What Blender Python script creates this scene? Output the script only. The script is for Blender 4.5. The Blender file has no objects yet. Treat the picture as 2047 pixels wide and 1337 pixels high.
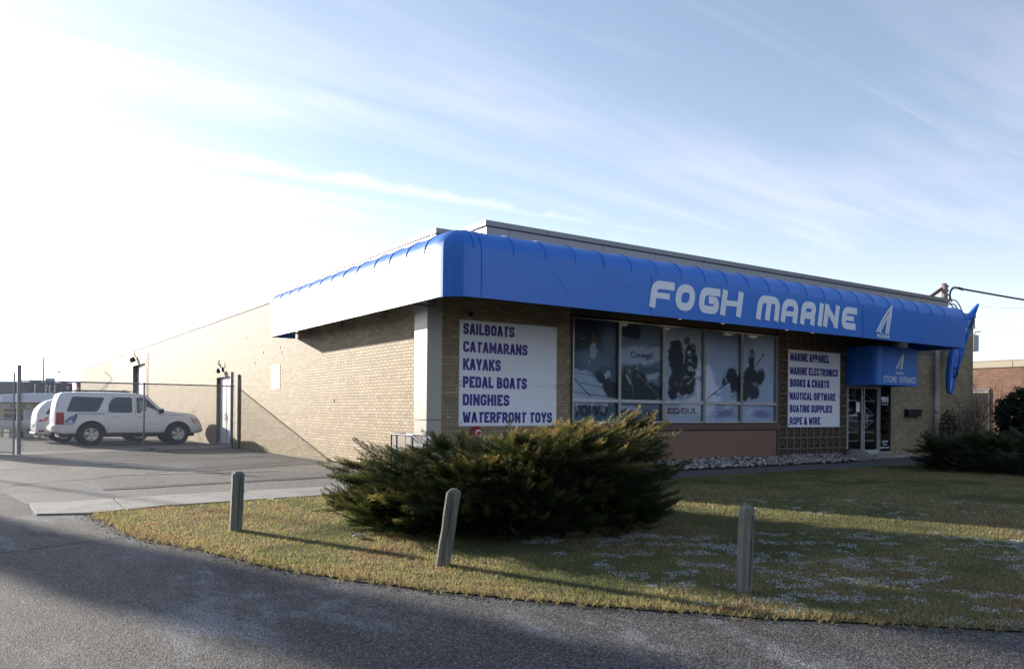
import bpy, bmesh, math, random
import numpy as np
from mathutils import Vector, Matrix, noise
rnd = random.Random(7)
npr = np.random.default_rng(11)
S = bpy.context.scene
COL = S.collection

# ---------------------------------------------------------------- camera
CAM = (-7.841, -14.138, 1.6)
cd = bpy.data.cameras.new('camera'); cam = bpy.data.objects.new('camera', cd); COL.objects.link(cam)
fwd = Vector((.5625, .8268, 0)); fwd.normalize()
rt = Vector((fwd.y, -fwd.x, 0)); up = Vector((0, 0, 1)); rl = math.radians(.5)
r2 = rt*math.cos(rl) + up*math.sin(rl); u2 = up*math.cos(rl) - rt*math.sin(rl)
M = Matrix((r2, u2, -fwd)).transposed().to_4x4(); M.translation = CAM
cam.matrix_world = M
cd.sensor_width = 36; cd.lens = 27.73; cd.shift_y = .0757; cd.clip_start = .05; cd.clip_end = 3000
S.camera = cam

# ---------------------------------------------------------------- light
SUN_EL = math.radians(13.4)
sun_to = Vector((-.35, .937, 0)).normalized()          # horizontally towards the sun
SUN_AZ = math.atan2(sun_to.x, sun_to.y)
W = bpy.data.worlds.new('World'); S.world = W; W.use_nodes = True
nt = W.node_tree; N = nt.nodes; Lk = nt.links
for n_ in list(N): N.remove(n_)
out = N.new('ShaderNodeOutputWorld'); bg = N.new('ShaderNodeBackground'); Lk.new(bg.outputs[0], out.inputs[0])
bg.inputs['Strength'].default_value = .15
sky = N.new('ShaderNodeTexSky'); sky.sky_type = 'NISHITA'; sky.sun_disc = False
sky.sun_elevation = SUN_EL; sky.sun_rotation = SUN_AZ; sky.altitude = 100; sky.air_density = 1.0; sky.dust_density = .6; sky.ozone_density = 2.2
def wn(t, **k):
    n_ = N.new(t)
    for a, b in k.items(): setattr(n_, a, b)
    return n_
def wmath(op, a, b=None, c=None, clamp=False):
    m = N.new('ShaderNodeMath'); m.operation = op; m.use_clamp = clamp
    for i, v in enumerate((a, b, c)):
        if v is None: continue
        if isinstance(v, (int, float)): m.inputs[i].default_value = v
        else: Lk.new(v, m.inputs[i])
    return m.outputs[0]
tc = N.new('ShaderNodeTexCoord'); sep = N.new('ShaderNodeSeparateXYZ'); Lk.new(tc.outputs['Generated'], sep.inputs[0])
sx, sy, sz = sep.outputs
# project the view direction on a high flat layer so that cirrus foreshortens towards the horizon
den = wmath('MAXIMUM', wmath('ADD', sz, .12), .02)
cx = wmath('DIVIDE', sx, den); cy = wmath('DIVIDE', sy, den)
comb = N.new('ShaderNodeCombineXYZ'); Lk.new(cx, comb.inputs[0]); Lk.new(cy, comb.inputs[1])
def cirrus(rot, sc, scale, lo, hi, seed, det=6, dist=.6):
    mp = N.new('ShaderNodeMapping'); mp.inputs['Rotation'].default_value = (0, 0, math.radians(rot)); mp.inputs['Scale'].default_value = sc
    mp.inputs['Location'].default_value = (seed, seed*.7, 0); Lk.new(comb.outputs[0], mp.inputs[0])
    no = N.new('ShaderNodeTexNoise'); no.inputs['Scale'].default_value = scale; no.inputs['Detail'].default_value = det
    no.inputs['Roughness'].default_value = .55; no.inputs['Distortion'].default_value = dist; Lk.new(mp.outputs[0], no.inputs[0])
    mr = N.new('ShaderNodeMapRange'); mr.interpolation_type = 'SMOOTHSTEP'; mr.inputs[1].default_value = lo; mr.inputs[2].default_value = hi
    Lk.new(no.outputs[0], mr.inputs[0]); return mr.outputs[0]
c1 = cirrus(10, (.35, 1.5, 1), 1.0, .42, .78, 3.1)
c2 = cirrus(-32, (.4, 2.8, 1), 1.7, .42, .74, 9.3, 8, .9)
c3 = cirrus(0, (1, 1, 1), .6, .3, .8, 5.5, 3, .2)
cl = wmath('MULTIPLY_ADD', wmath('ADD', wmath('MULTIPLY', c1, .55), wmath('MULTIPLY', c2, .42)), wmath('ADD', wmath('MULTIPLY', c3, .6), .35), .26, clamp=True)
# contrail: a thin band along a great circle
pA = Vector((.0187, .957, .2895)); pB = Vector((.866, .4752, .1554)); pn = pA.cross(pB).normalized(); pm = (pA - pB).normalized()
def wdot(v):
    d = N.new('ShaderNodeVectorMath'); d.operation = 'DOT_PRODUCT'; d.inputs[1].default_value = v
    Lk.new(tc.outputs['Generated'], d.inputs[0]); return d.outputs['Value']
wob = N.new('ShaderNodeTexNoise'); wob.inputs['Scale'].default_value = 14; wob.inputs['Detail'].default_value = 6; Lk.new(tc.outputs['Generated'], wob.inputs[0])
dd = wmath('ADD', wdot(pn), wmath('MULTIPLY', wmath('SUBTRACT', wob.outputs[0], .5), .03))
tt = wdot(pm)
wid = wmath('ADD', wmath('MULTIPLY', tt, .006), .013)
band = wmath('SUBTRACT', 1, wmath('DIVIDE', wmath('ABSOLUTE', dd), wid), clamp=True)
fade = N.new('ShaderNodeMapRange'); fade.inputs[1].default_value = -1.0; fade.inputs[2].default_value = .5; Lk.new(tt, fade.inputs[0])
trail = wmath('MULTIPLY', wmath('MULTIPLY', wmath('POWER', band, .8), fade.outputs[0]), wmath('ADD', wmath('MULTIPLY', wob.outputs[0], 1.0), .1))
hz_ = wmath('POWER', wmath('SUBTRACT', 1, wmath('MULTIPLY', wmath('ABSOLUTE', sz), 2.2), clamp=True), 1.5)
cl2 = wmath('MAXIMUM', wmath('MAXIMUM', cl, wmath('MULTIPLY', trail, 1.5)), wmath('ADD', wmath('MULTIPLY', hz_, .6), .16), clamp=True)
hs_ = N.new('ShaderNodeHueSaturation'); hs_.inputs['Saturation'].default_value = 1.08; Lk.new(sky.outputs[0], hs_.inputs['Color'])
gm = N.new('ShaderNodeGamma'); gm.inputs[1].default_value = .82; Lk.new(hs_.outputs[0], gm.inputs[0])
bw = N.new('ShaderNodeRGBToBW'); Lk.new(gm.outputs[0], bw.inputs[0])
cc = N.new('ShaderNodeCombineColor')
Lk.new(wmath('MULTIPLY', bw.outputs[0], 1.70), cc.inputs[0]); Lk.new(wmath('MULTIPLY', bw.outputs[0], 1.78), cc.inputs[1]); Lk.new(wmath('MULTIPLY', bw.outputs[0], 2.20), cc.inputs[2])
mx = N.new('ShaderNodeMix'); mx.data_type = 'RGBA'; Lk.new(cl2, mx.inputs[0]); Lk.new(gm.outputs[0], mx.inputs[6]); Lk.new(cc.outputs[0], mx.inputs[7])
Lk.new(mx.outputs[2], bg.inputs[0])

sd = bpy.data.lights.new('sun', 'SUN'); sd.energy = 5; sd.angle = math.radians(.5); sd.color = (1, .9, .76)
sun = bpy.data.objects.new('sun', sd); COL.objects.link(sun)
sdir = Vector((sun_to.x*math.cos(SUN_EL), sun_to.y*math.cos(SUN_EL), math.sin(SUN_EL)))
sun.rotation_euler = sdir.to_track_quat('Z', 'Y').to_euler(); sun.location = (-20, 40, 15)
S.view_settings.view_transform = 'Standard'; S.view_settings.look = 'None'; S.view_settings.gamma = 1; S.view_settings.exposure = .96
try: S.view_settings.use_curve_mapping = False
except Exception: pass
S.render.engine = 'CYCLES'

# ---------------------------------------------------------------- materials
MATS = {}
def mat(name, col, rough=.7, metal=0, var=0, vscale=3, fine=0, fscale=60, bump=0, bscale=80, col2=None, c2scale=1.2, c2lo=.45, c2hi=.65,
        rand=0, coat=0, spec=None, emit=None, stretch=None, trans=0, alpha=None, sheen=0, obump=None, roughvar=0):
    if name in MATS: return MATS[name]
    m = bpy.data.materials.new(name); m.use_nodes = True; t = m.node_tree; n = t.nodes; l = t.links
    b = n['Principled BSDF']; b.inputs['Roughness'].default_value = rough; b.inputs['Metallic'].default_value = metal
    if spec is not None: b.inputs['Specular IOR Level'].default_value = spec
    if coat: b.inputs['Coat Weight'].default_value = coat; b.inputs['Coat Roughness'].default_value = .05 if name != 'blue_vinyl' else .38
    if trans: b.inputs['Transmission Weight'].default_value = trans
    if sheen: b.inputs['Sheen Weight'].default_value = sheen
    co = n.new('ShaderNodeTexCoord'); src = co.outputs['Object']
    if stretch:
        mp = n.new('ShaderNodeMapping'); mp.inputs['Scale'].default_value = stretch; l.new(src, mp.inputs[0]); src = mp.outputs[0]
    def noi(sc, det=5, ro=.6):
        x = n.new('ShaderNodeTexNoise'); x.inputs['Scale'].default_value = sc; x.inputs['Detail'].default_value = det; x.inputs['Roughness'].default_value = ro
        l.new(src, x.inputs[0]); return x.outputs[0]
    rgb = n.new('ShaderNodeRGB'); rgb.outputs[0].default_value = (*col, 1); cur = rgb.outputs[0]
    def mth(op, a, b_=None, c=None):
        x = n.new('ShaderNodeMath'); x.operation = op
        for i, v in enumerate((a, b_, c)):
            if v is None: continue
            if isinstance(v, (int, float)): x.inputs[i].default_value = v
            else: l.new(v, x.inputs[i])
        return x.outputs[0]
    if col2 is not None:
        mr = n.new('ShaderNodeMapRange'); mr.interpolation_type = 'SMOOTHSTEP'; mr.inputs[1].default_value = c2lo; mr.inputs[2].default_value = c2hi
        l.new(noi(c2scale, 8, .65), mr.inputs[0])
        mi = n.new('ShaderNodeMix'); mi.data_type = 'RGBA'; l.new(mr.outputs[0], mi.inputs[0]); l.new(cur, mi.inputs[6]); mi.inputs[7].default_value = (*col2, 1); cur = mi.outputs[2]
    f = None
    def addf(x):
        nonlocal f
        f = x if f is None else mth('MULTIPLY', f, x)
    if var: addf(mth('MULTIPLY_ADD', noi(vscale), 2*var, 1-var))
    if fine: addf(mth('MULTIPLY_ADD', noi(fscale, 3, .7), 2*fine, 1-fine))
    if rand:
        g = n.new('ShaderNodeNewGeometry'); oi = n.new('ShaderNodeObjectInfo')
        r_ = mth('FRACT', mth('ADD', g.outputs['Random Per Island'], oi.outputs['Random']))
        addf(mth('MULTIPLY_ADD', r_, 2*rand, 1-rand))
    if f is not None:
        vm = n.new('ShaderNodeVectorMath'); vm.operation = 'SCALE'; l.new(cur, vm.inputs[0]); l.new(f, vm.inputs['Scale']); cur = vm.outputs[0]
    l.new(cur, b.inputs['Base Color'])
    if roughvar: l.new(mth('MULTIPLY_ADD', noi(vscale*2), 2*roughvar, rough-roughvar), b.inputs['Roughness'])
    if bump:
        bp = n.new('ShaderNodeBump'); bp.inputs['Strength'].default_value = bump; bp.inputs['Distance'].default_value = .02
        l.new(noi(bscale, 4, .7), bp.inputs['Height']); l.new(bp.outputs[0], b.inputs['Normal'])
    if emit: b.inputs['Emission Color'].default_value = (*emit[:3], 1); b.inputs['Emission Strength'].default_value = emit[3]
    m.diffuse_color = (*col, 1); MATS[name] = m; return m

def brick_mat(name, cols, stops=None, rough=.85, vmul=.1, spec=.5):
    m = mat(name, cols[0], rough, bump=.04, bscale=45, spec=spec); t = m.node_tree; n = t.nodes; l = t.links; b = n['Principled BSDF']
    g = n.new('ShaderNodeNewGeometry'); oi = n.new('ShaderNodeObjectInfo'); a = n.new('ShaderNodeMath'); a.operation = 'ADD'
    l.new(g.outputs['Random Per Island'], a.inputs[0]); l.new(oi.outputs['Random'], a.inputs[1])
    fr = n.new('ShaderNodeMath'); fr.operation = 'FRACT'; l.new(a.outputs[0], fr.inputs[0])
    cr = n.new('ShaderNodeValToRGB'); cr.color_ramp.interpolation = 'LINEAR'; l.new(fr.outputs[0], cr.inputs[0])
    e = cr.color_ramp.elements
    while len(e) < len(cols): e.new(.5)
    for i, c in enumerate(cols): e[i].position = i/(len(cols)-1); e[i].color = (*c, 1)
    no = n.new('ShaderNodeTexNoise'); no.inputs['Scale'].default_value = 1.3; no.inputs['Detail'].default_value = 6
    co = n.new('ShaderNodeTexCoord'); l.new(co.outputs['Object'], no.inputs[0])
    ma = n.new('ShaderNodeMath'); ma.operation = 'MULTIPLY_ADD'; ma.inputs[1].default_value = 2*vmul; ma.inputs[2].default_value = 1-vmul; l.new(no.outputs[0], ma.inputs[0])
    vm = n.new('ShaderNodeVectorMath'); vm.operation = 'SCALE'; l.new(cr.outputs[0], vm.inputs[0]); l.new(ma.outputs[0], vm.inputs['Scale'])
    l.new(vm.outputs[0], b.inputs['Base Color']); return m

M_brick = brick_mat('buff_brick', [(.26,.19,.108), (.33,.248,.148), (.285,.215,.128), (.375,.29,.18), (.315,.238,.14), (.42,.338,.228), (.335,.245,.138)], rough=.70, spec=.44, vmul=.17)
M_mortar = mat('buff_mortar', (.17,.14,.10), .95, fine=.15, fscale=200)
M_redbrick = brick_mat('red_brick', [(.19,.095,.060), (.24,.120,.075), (.17,.080,.052), (.28,.150,.098), (.21,.10,.064)])
M_redmortar = mat('pale_mortar', (.42,.36,.30), .95)
M_fascia = mat('putty_metal_fascia', (.34,.33,.31), .45, 0, var=.06, vscale=2, fine=.03)
M_cap = mat('grey_metal_coping', (.24,.23,.21), .4, .2, var=.08, vscale=3)
M_column = mat('beige_metal_cladding', (.40,.375,.32), .4, 0, var=.05, vscale=2)
M_blue = mat('blue_vinyl', (.012,.160,.61), .46, coat=.25, var=.12, vscale=1.0, bump=.06, bscale=7, spec=.5, roughvar=.05)
M_bluedark = mat('blue_vinyl_entry', (.008,.035,.26), .45, var=.1, vscale=1.5, bump=.05, bscale=9)
M_letter = mat('white_vinyl_letter', (.80,.83,.88), .5, var=.04)
M_white = mat('white_sign_board', (.88,.90,.95), .45, var=.05, vscale=1.2, bump=.03, bscale=5)
M_purple = mat('purple_print', (.048,.028,.27), .5, var=.12, vscale=4)
M_alum = mat('aluminium', (.33,.33,.32), .38, .7, var=.06)
M_alumw = mat('pale_aluminium', (.50,.50,.52), .4, .25, var=.05)
M_bronze = mat('brown_soffit', (.085,.06,.045), .6, var=.15, vscale=3)
M_panel = mat('brown_spandrel_panel', (.235,.140,.092), .65, var=.08, vscale=2.5, stretch=(8,8,.6), bump=.05)
M_dark = mat('dark_interior', (.012,.012,.014), .9)
M_glass = None
M_black = mat('black_metal', (.015,.015,.017), .45)
M_blackm = mat('black_rubber', (.02,.02,.022), .75, var=.15, vscale=8)
M_galv = mat('galvanised_steel', (.30,.33,.36), .45, .55, var=.12, vscale=12)
M_wire = mat('galvanised_wire', (.40,.41,.42), .5, .2)
M_wood = mat('weathered_post_wood', (.34,.33,.28), .9, var=.3, vscale=3, fine=.5, fscale=34, stretch=(9,9,.6), bump=1.0, bscale=24, col2=(.16,.16,.135), c2scale=1.6)
M_conc = mat('concrete', (.34,.325,.30), .9, var=.12, vscale=2.5, fine=.2, fscale=140, bump=.25, bscale=120, col2=(.26,.25,.23), c2scale=1.6)
M_screen = mat('tan_breeze_block', (.20,.15,.115), .9, var=.12, vscale=6, rand=.12, fine=.1)
M_steel = mat('rusty_steel', (.20,.10,.075), .7, var=.3, vscale=6, col2=(.38,.33,.30), c2scale=5)
M_car = mat('white_car_paint', (.86,.87,.89), .38, coat=.35, var=.02)
M_tint = mat('tinted_glass', (.018,.024,.03), .06, spec=.7)
M_tyre = mat('tyre_rubber', (.022,.022,.023), .8, var=.15, vscale=12)
M_rim = mat('alloy_rim', (.72,.71,.69), .35, .4)
M_trim = mat('dark_plastic_trim', (.03,.03,.032), .6)
M_redl = mat('red_lamp', (.45,.015,.02), .15, coat=.5)
M_amber = mat('amber_lamp', (.6,.20,.03), .2, coat=.5)
M_clear = mat('clear_lamp', (.65,.67,.7), .12, .3, coat=.5)
M_hull = mat('white_gelcoat', (.75,.77,.80), .35, var=.05)
M_greyp = mat('grey_panel', (.42,.44,.47), .6, var=.08)
M_tan = mat('tan_timber', (.42,.33,.20), .8, var=.15, vscale=5)
M_kayak = mat('blue_polyethylene', (.01,.16,.62), .32, var=.06, vscale=3)
M_red = mat('red_enamel', (.35,.01,.015), .3, coat=.4)
M_stone = mat('river_stone', (.34,.31,.30), .8, var=.3, vscale=14, rand=.85, bump=.2, bscale=40)
M_snow = mat('thin_snow', (.72,.77,.86), .8)
M_litter = mat('white_plastic_litter', (.75,.75,.75), .5)
M_paint = mat('worn_white_paint', (.42,.42,.40), .9, fine=.3, fscale=90, col2=(.16,.155,.15), c2scale=7, c2lo=.45, c2hi=.6)
M_yline = mat('worn_yellow_paint', (.40,.35,.22), .9, fine=.3, fscale=90, col2=(.16,.155,.15), c2scale=7, c2lo=.48, c2hi=.6)
M_crack = mat('crack_filler', (.035,.034,.033), .9, fine=.3)
M_soil = mat('soil_and_leaf_litter', (.06,.045,.03), .95, var=.4, vscale=12, bump=.6, bscale=60)
M_lit = mat('lamp_glass', (.7,.65,.5), .3, emit=(1, .85, .55, 1.2))
M_band = mat('beige_metal_band', (.50,.44,.33), .5, var=.04)
M_farwall = mat('far_dark_wall', (.17,.155,.15), .8, var=.12, vscale=.8)
M_farred = mat('far_red_trim', (.30,.05,.04), .8)

def glass_mat():
    m = bpy.data.materials.new('window_glass'); m.use_nodes = True; t = m.node_tree; n = t.nodes; l = t.links
    for x in list(n): n.remove(x)
    o = n.new('ShaderNodeOutputMaterial'); gl = n.new('ShaderNodeBsdfGlossy'); gl.inputs['Roughness'].default_value = .02; gl.inputs['Color'].default_value = (.95,.97,1,1)
    tr = n.new('ShaderNodeBsdfTransparent'); tr.inputs['Color'].default_value = (.74,.78,.82,1)
    fr = n.new('ShaderNodeFresnel'); fr.inputs['IOR'].default_value = 1.32
    mixs = n.new('ShaderNodeMixShader'); l.new(fr.outputs[0], mixs.inputs[0]); l.new(tr.outputs[0], mixs.inputs[1]); l.new(gl.outputs[0], mixs.inputs[2]); l.new(mixs.outputs[0], o.inputs[0])
    return m
M_glass = glass_mat()

def asphalt(name, base, base2, frost, fr_lo, fr_hi, agg=.35, bump=.9):
    m = bpy.data.materials.new(name); m.use_nodes = True; t = m.node_tree; n = t.nodes; l = t.links; b = n['Principled BSDF']
    b.inputs['Roughness'].default_value = .82; b.inputs['Specular IOR Level'].default_value = .35
    co = n.new('ShaderNodeTexCoord'); src = co.outputs['Object']
    def noi(sc, det=5, ro=.6, st=None):
        s_ = src
        if st:
            mp = n.new('ShaderNodeMapping'); mp.inputs['Rotation'].default_value = (0,0,math.radians(31)); mp.inputs['Scale'].default_value = st; l.new(src, mp.inputs[0]); s_ = mp.outputs[0]
        x = n.new('ShaderNodeTexNoise'); x.inputs['Scale'].default_value = sc; x.inputs['Detail'].default_value = det; x.inputs['Roughness'].default_value = ro; l.new(s_, x.inputs[0]); return x.outputs[0]
    def mr(v, a, c, d=0, e=1):
        x = n.new('ShaderNodeMapRange'); x.interpolation_type = 'SMOOTHSTEP'; x.inputs[1].default_value = a; x.inputs[2].default_value = c; x.inputs[3].default_value = d; x.inputs[4].default_value = e; l.new(v, x.inputs[0]); return x.outputs[0]
    def mx(f, a, c):
        x = n.new('ShaderNodeMix'); x.data_type = 'RGBA'; l.new(f, x.inputs[0])
        for i, v in ((6, a), (7, c)):
            if isinstance(v, tuple): x.inputs[i].default_value = (*v, 1)
            else: l.new(v, x.inputs[i])
        return x.outputs[2]
    c = mx(mr(noi(.55, 7, .6, (1, .35, 1)), .38, .66), base, base2)
    vo = n.new('ShaderNodeTexVoronoi'); vo.inputs['Scale'].default_value = 85; l.new(src, vo.inputs[0])
    sp = n.new('ShaderNodeSeparateColor'); l.new(vo.outputs['Color'], sp.inputs[0])
    st = mr(sp.outputs[0], .0, 1, 1-agg, 1+agg)
    v2 = n.new('ShaderNodeVectorMath'); v2.operation = 'SCALE'; l.new(c, v2.inputs[0]); l.new(st, v2.inputs['Scale']); c = v2.outputs[0]
    pk = mr(sp.outputs[1], .93, .97); c = mx(pk, c, tuple(min(.5, x*2.6) for x in base2))
    f1 = mr(noi(.9, 9, .72, (1, .45, 1)), fr_lo, fr_hi); f2 = mr(noi(60, 4, .8), .44, .60)
    fm = n.new('ShaderNodeMath'); fm.operation = 'MULTIPLY'; l.new(f1, fm.inputs[0]); l.new(f2, fm.inputs[1])
    c = mx(fm.outputs[0], c, frost)
    l.new(c, b.inputs['Base Color'])
    bp = n.new('ShaderNodeBump'); bp.inputs['Strength'].default_value = bump; bp.inputs['Distance'].default_value = .006; l.new(vo.outputs['Distance'], bp.inputs['Height']); bp.invert = True
    b2 = n.new('ShaderNodeBump'); b2.inputs['Strength'].default_value = .5; b2.inputs['Distance'].default_value = .02; l.new(noi(22, 6, .7), b2.inputs['Height']); l.new(bp.outputs[0], b2.inputs['Normal'])
    l.new(b2.outputs[0], b.inputs['Normal']); return m
M_road = asphalt('coarse_road_asphalt', (.058,.056,.056), (.102,.097,.090), (.38,.39,.42), .49, .66, .75, 1)
M_lot = asphalt('worn_lot_asphalt', (.125,.12,.112), (.175,.168,.155), (.40,.40,.40), .62, .8, .25, .5)
M_path = asphalt('path_asphalt', (.10,.10,.105), (.13,.13,.135), (.3,.3,.32), .7, .9, .25, .5)

# ---------------------------------------------------------------- mesh helpers
class MB:
    def __init__(s): s.v = []; s.f = []
    def add(s, vs, fs):
        o = len(s.v); s.v += [tuple(p) for p in vs]; s.f += [tuple(i+o for i in f) for f in fs]; return s
    def box(s, x0, x1, y0, y1, z0, z1):
        return s.add([(x0,y0,z0),(x1,y0,z0),(x1,y1,z0),(x0,y1,z0),(x0,y0,z1),(x1,y0,z1),(x1,y1,z1),(x0,y1,z1)],
                     [(0,3,2,1),(4,5,6,7),(0,1,5,4),(1,2,6,5),(2,3,7,6),(3,0,4,7)])
    def beam(s, p, q, w, h=None, upv=(0,0,1)):
        p = Vector(p); q = Vector(q); h = h or w; d = (q-p).normalized(); u = Vector(upv)
        if abs(d.dot(u)) > .98: u = Vector((0,1,0))
        a = d.cross(u).normalized()*w/2; b_ = a.cross(d).normalized()*h/2
        vs = [p-a-b_, p+a-b_, p+a+b_, p-a+b_, q-a-b_, q+a-b_, q+a+b_, q-a+b_]
        return s.add(vs, [(0,1,2,3),(7,6,5,4),(0,4,5,1),(1,5,6,2),(2,6,7,3),(3,7,4,0)])
    def tube(s, p, q, r, n=8, r2=None, caps=True):
        p = Vector(p); q = Vector(q); d = (q-p).normalized(); u = Vector((0,0,1)) if abs(d.z) < .9 else Vector((1,0,0))
        a = d.cross(u).normalized(); b_ = d.cross(a); r2 = r if r2 is None else r2
        vs = [p+(a*math.cos(t)+b_*math.sin(t))*r for t in [2*math.pi*i/n for i in range(n)]] + [q+(a*math.cos(t)+b_*math.sin(t))*r2 for t in [2*math.pi*i/n for i in range(n)]]
        fs = [(i, (i+1)%n, n+(i+1)%n, n+i) for i in range(n)]
        if caps: fs += [tuple(range(n))[::-1], tuple(range(n, 2*n))]
        return s.add(vs, fs)
    def path(s, pts, r, n=6, radii=None):
        pts = [Vector(p) for p in pts]; k = len(pts); vs = []; prev = None
        for i, p in enumerate(pts):
            d = (pts[min(i+1, k-1)]-pts[max(i-1, 0)]).normalized()
            if prev is None: u = Vector((0,0,1)) if abs(d.z) < .9 else Vector((1,0,0)); a = d.cross(u).normalized()
            else: a = (prev - d*prev.dot(d)).normalized()
            prev = a; b_ = d.cross(a); rr = radii[i] if radii else r
            vs += [p+(a*math.cos(2*math.pi*j/n)+b_*math.sin(2*math.pi*j/n))*rr for j in range(n)]
        fs = [(i*n+j, i*n+(j+1)%n, (i+1)*n+(j+1)%n, (i+1)*n+j) for i in range(k-1) for j in range(n)]
        return s.add(vs, fs + [tuple(range(n))[::-1], tuple((k-1)*n+j for j in range(n))])
    def prism(s, poly, axis, t0, t1):      # poly in the two remaining axes
        def P(a, b_, t): return {'x': (t,a,b_), 'y': (a,t,b_), 'z': (a,b_,t)}[axis]
        n = len(poly); vs = [P(a, b_, t0) for a, b_ in poly] + [P(a, b_, t1) for a, b_ in poly]
        return s.add(vs, [tuple(range(n)), tuple(range(2*n-1, n-1, -1))] + [(i, n+i, n+(i+1)%n, (i+1)%n) for i in range(n)])
    def ribbon(s, pts, w, Y, closed=False):    # flat ribbon in the XZ plane at y=Y
        n = len(pts); L_ = []; 
        for i in range(n):
            p = Vector(pts[i]); a = Vector(pts[(i-1)%n]) if (closed or i > 0) else None; c = Vector(pts[(i+1)%n]) if (closed or i < n-1) else None
            d1 = (p-a).normalized() if a is not None else None; d2 = (c-p).normalized() if c is not None else None
            if d1 is None: d1 = d2
            if d2 is None: d2 = d1
            t = (d1+d2).normalized(); nn = Vector((-t.y, t.x)); k = max(.4, nn.dot(Vector((-d1.y, d1.x))))
            L_.append((p+nn*w/2/k, p-nn*w/2/k))
        vs = []
        for a, b_ in L_: vs += [(a.x, Y, a.y), (b_.x, Y, b_.y)]
        m = n if closed else n-1
        return s.add(vs, [(2*i, 2*((i+1)%n), 2*((i+1)%n)+1, 2*i+1) for i in range(m)])
    def lathe(s, prof, c, n=16, axis='z'):
        vs = []
        for r, h in prof:
            for j in range(n):
                a = 2*math.pi*j/n; x, y = r*math.cos(a), r*math.sin(a)
                p = {'z': (x,y,h), 'x': (h,x,y), 'y': (x,h,y)}[axis]; vs.append((p[0]+c[0], p[1]+c[1], p[2]+c[2]))
        k = len(prof)
        return s.add(vs, [(i*n+j, i*n+(j+1)%n, (i+1)*n+(j+1)%n, (i+1)*n+j) for i in range(k-1) for j in range(n)] + [tuple(range(n))[::-1], tuple((k-1)*n+j for j in range(n))])
    def mesh(s, name):
        me = bpy.data.meshes.new(name); me.from_pydata(s.v, [], s.f); me.update(); return me
    def build(s, name, m, parent=None, smooth=False, bevel=0, segs=1, org=None, **kw):
        me = s.mesh(name)
        bm = bmesh.new(); bm.from_mesh(me); 
        if len(bm.faces) > 1: bmesh.ops.recalc_face_normals(bm, faces=bm.faces)
        if bevel: bmesh.ops.bevel(bm, geom=bm.edges[:], offset=bevel, segments=segs, affect='EDGES', clamp_overlap=True)
        bm.to_mesh(me); bm.free()
        return link(name, me, m, parent, smooth, org=org, **kw)
def link(name, me, m, parent=None, smooth=False, label=None, cat=None, group=None, kind=None, org=None):
    if m is not None and not me.materials: me.materials.append(m)
    if smooth: me.polygons.foreach_set('use_smooth', [True]*len(me.polygons))
    if smooth == 'auto' or smooth is True:
        try: me.set_sharp_from_angle(angle=math.radians(40))
        except Exception: pass
    o = bpy.data.objects.new(name, me); COL.objects.link(o)
    if org is not None:
        me.transform(Matrix.Translation(-Vector(org))); o.location = org
    if parent is not None: o.parent = parent; o.location = Vector(o.location)
    return tag(o, label, cat, group, kind)
def tag(o, label=None, cat=None, group=None, kind=None):
    for k, v in (('label', label), ('category', cat), ('group', group), ('kind', kind)):
        if v: o[k] = v
    return o
def thing(name, loc, label, cat, group=None, rz=0):
    o = bpy.data.objects.new(name, None); o.empty_display_size = .2; COL.objects.link(o); o.location = loc; o.rotation_euler = (0,0,rz)
    return tag(o, label, cat, group)
def np_mesh(name, V, F, m, parent=None, attr=None, **kw):   # V (n,3), F (m,k)
    me = bpy.data.meshes.new(name); k = F.shape[1]
    me.vertices.add(len(V)); me.vertices.foreach_set('co', V.astype(np.float32).ravel())
    me.loops.add(F.size); me.loops.foreach_set('vertex_index', F.astype(np.int32).ravel())
    me.polygons.add(len(F)); me.polygons.foreach_set('loop_start', np.arange(0, F.size, k, dtype=np.int32))
    me.update(calc_edges=True); me.polygons.foreach_set('use_smooth', [False]*len(F))
    if attr is not None:
        for an, av in attr.items():
            a = me.attributes.new(an, 'FLOAT', 'POINT'); a.data.foreach_set('value', av.astype(np.float32))
    return link(name, me, m, parent, **kw)
def text_mb(txt, x0, x1, z0, z1, Y, bold=.0, spacing=1.0, wide=0):
    cu = bpy.data.curves.new('t', 'FONT'); cu.body = txt; cu.size = 1; cu.offset = bold; cu.resolution_u = 3; cu.space_character = spacing
    o = bpy.data.objects.new('t', cu); COL.objects.link(o); bpy.context.view_layer.update()
    me = bpy.data.meshes.new_from_object(o.evaluated_get(bpy.context.evaluated_depsgraph_get()))
    vs = [tuple(v.co) for v in me.vertices]; fs = [tuple(p.vertices) for p in me.polygons]
    bpy.data.objects.remove(o); bpy.data.curves.remove(cu); bpy.data.meshes.remove(me)
    ax = min(v[0] for v in vs); bx = max(v[0] for v in vs); az = min(v[1] for v in vs); bz = max(v[1] for v in vs)
    b = MB(); k = wide
    for i, dx in enumerate((0,-1,1,-.5,.5)[:5 if wide else 1]):
        b.add([(x0+k+(v[0]-ax)/(bx-ax)*(x1-x0-2*k)+dx*k, Y-.0005*i, z0+(v[1]-az)/(bz-az)*(z1-z0)) for v in vs], fs)
    return b

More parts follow.
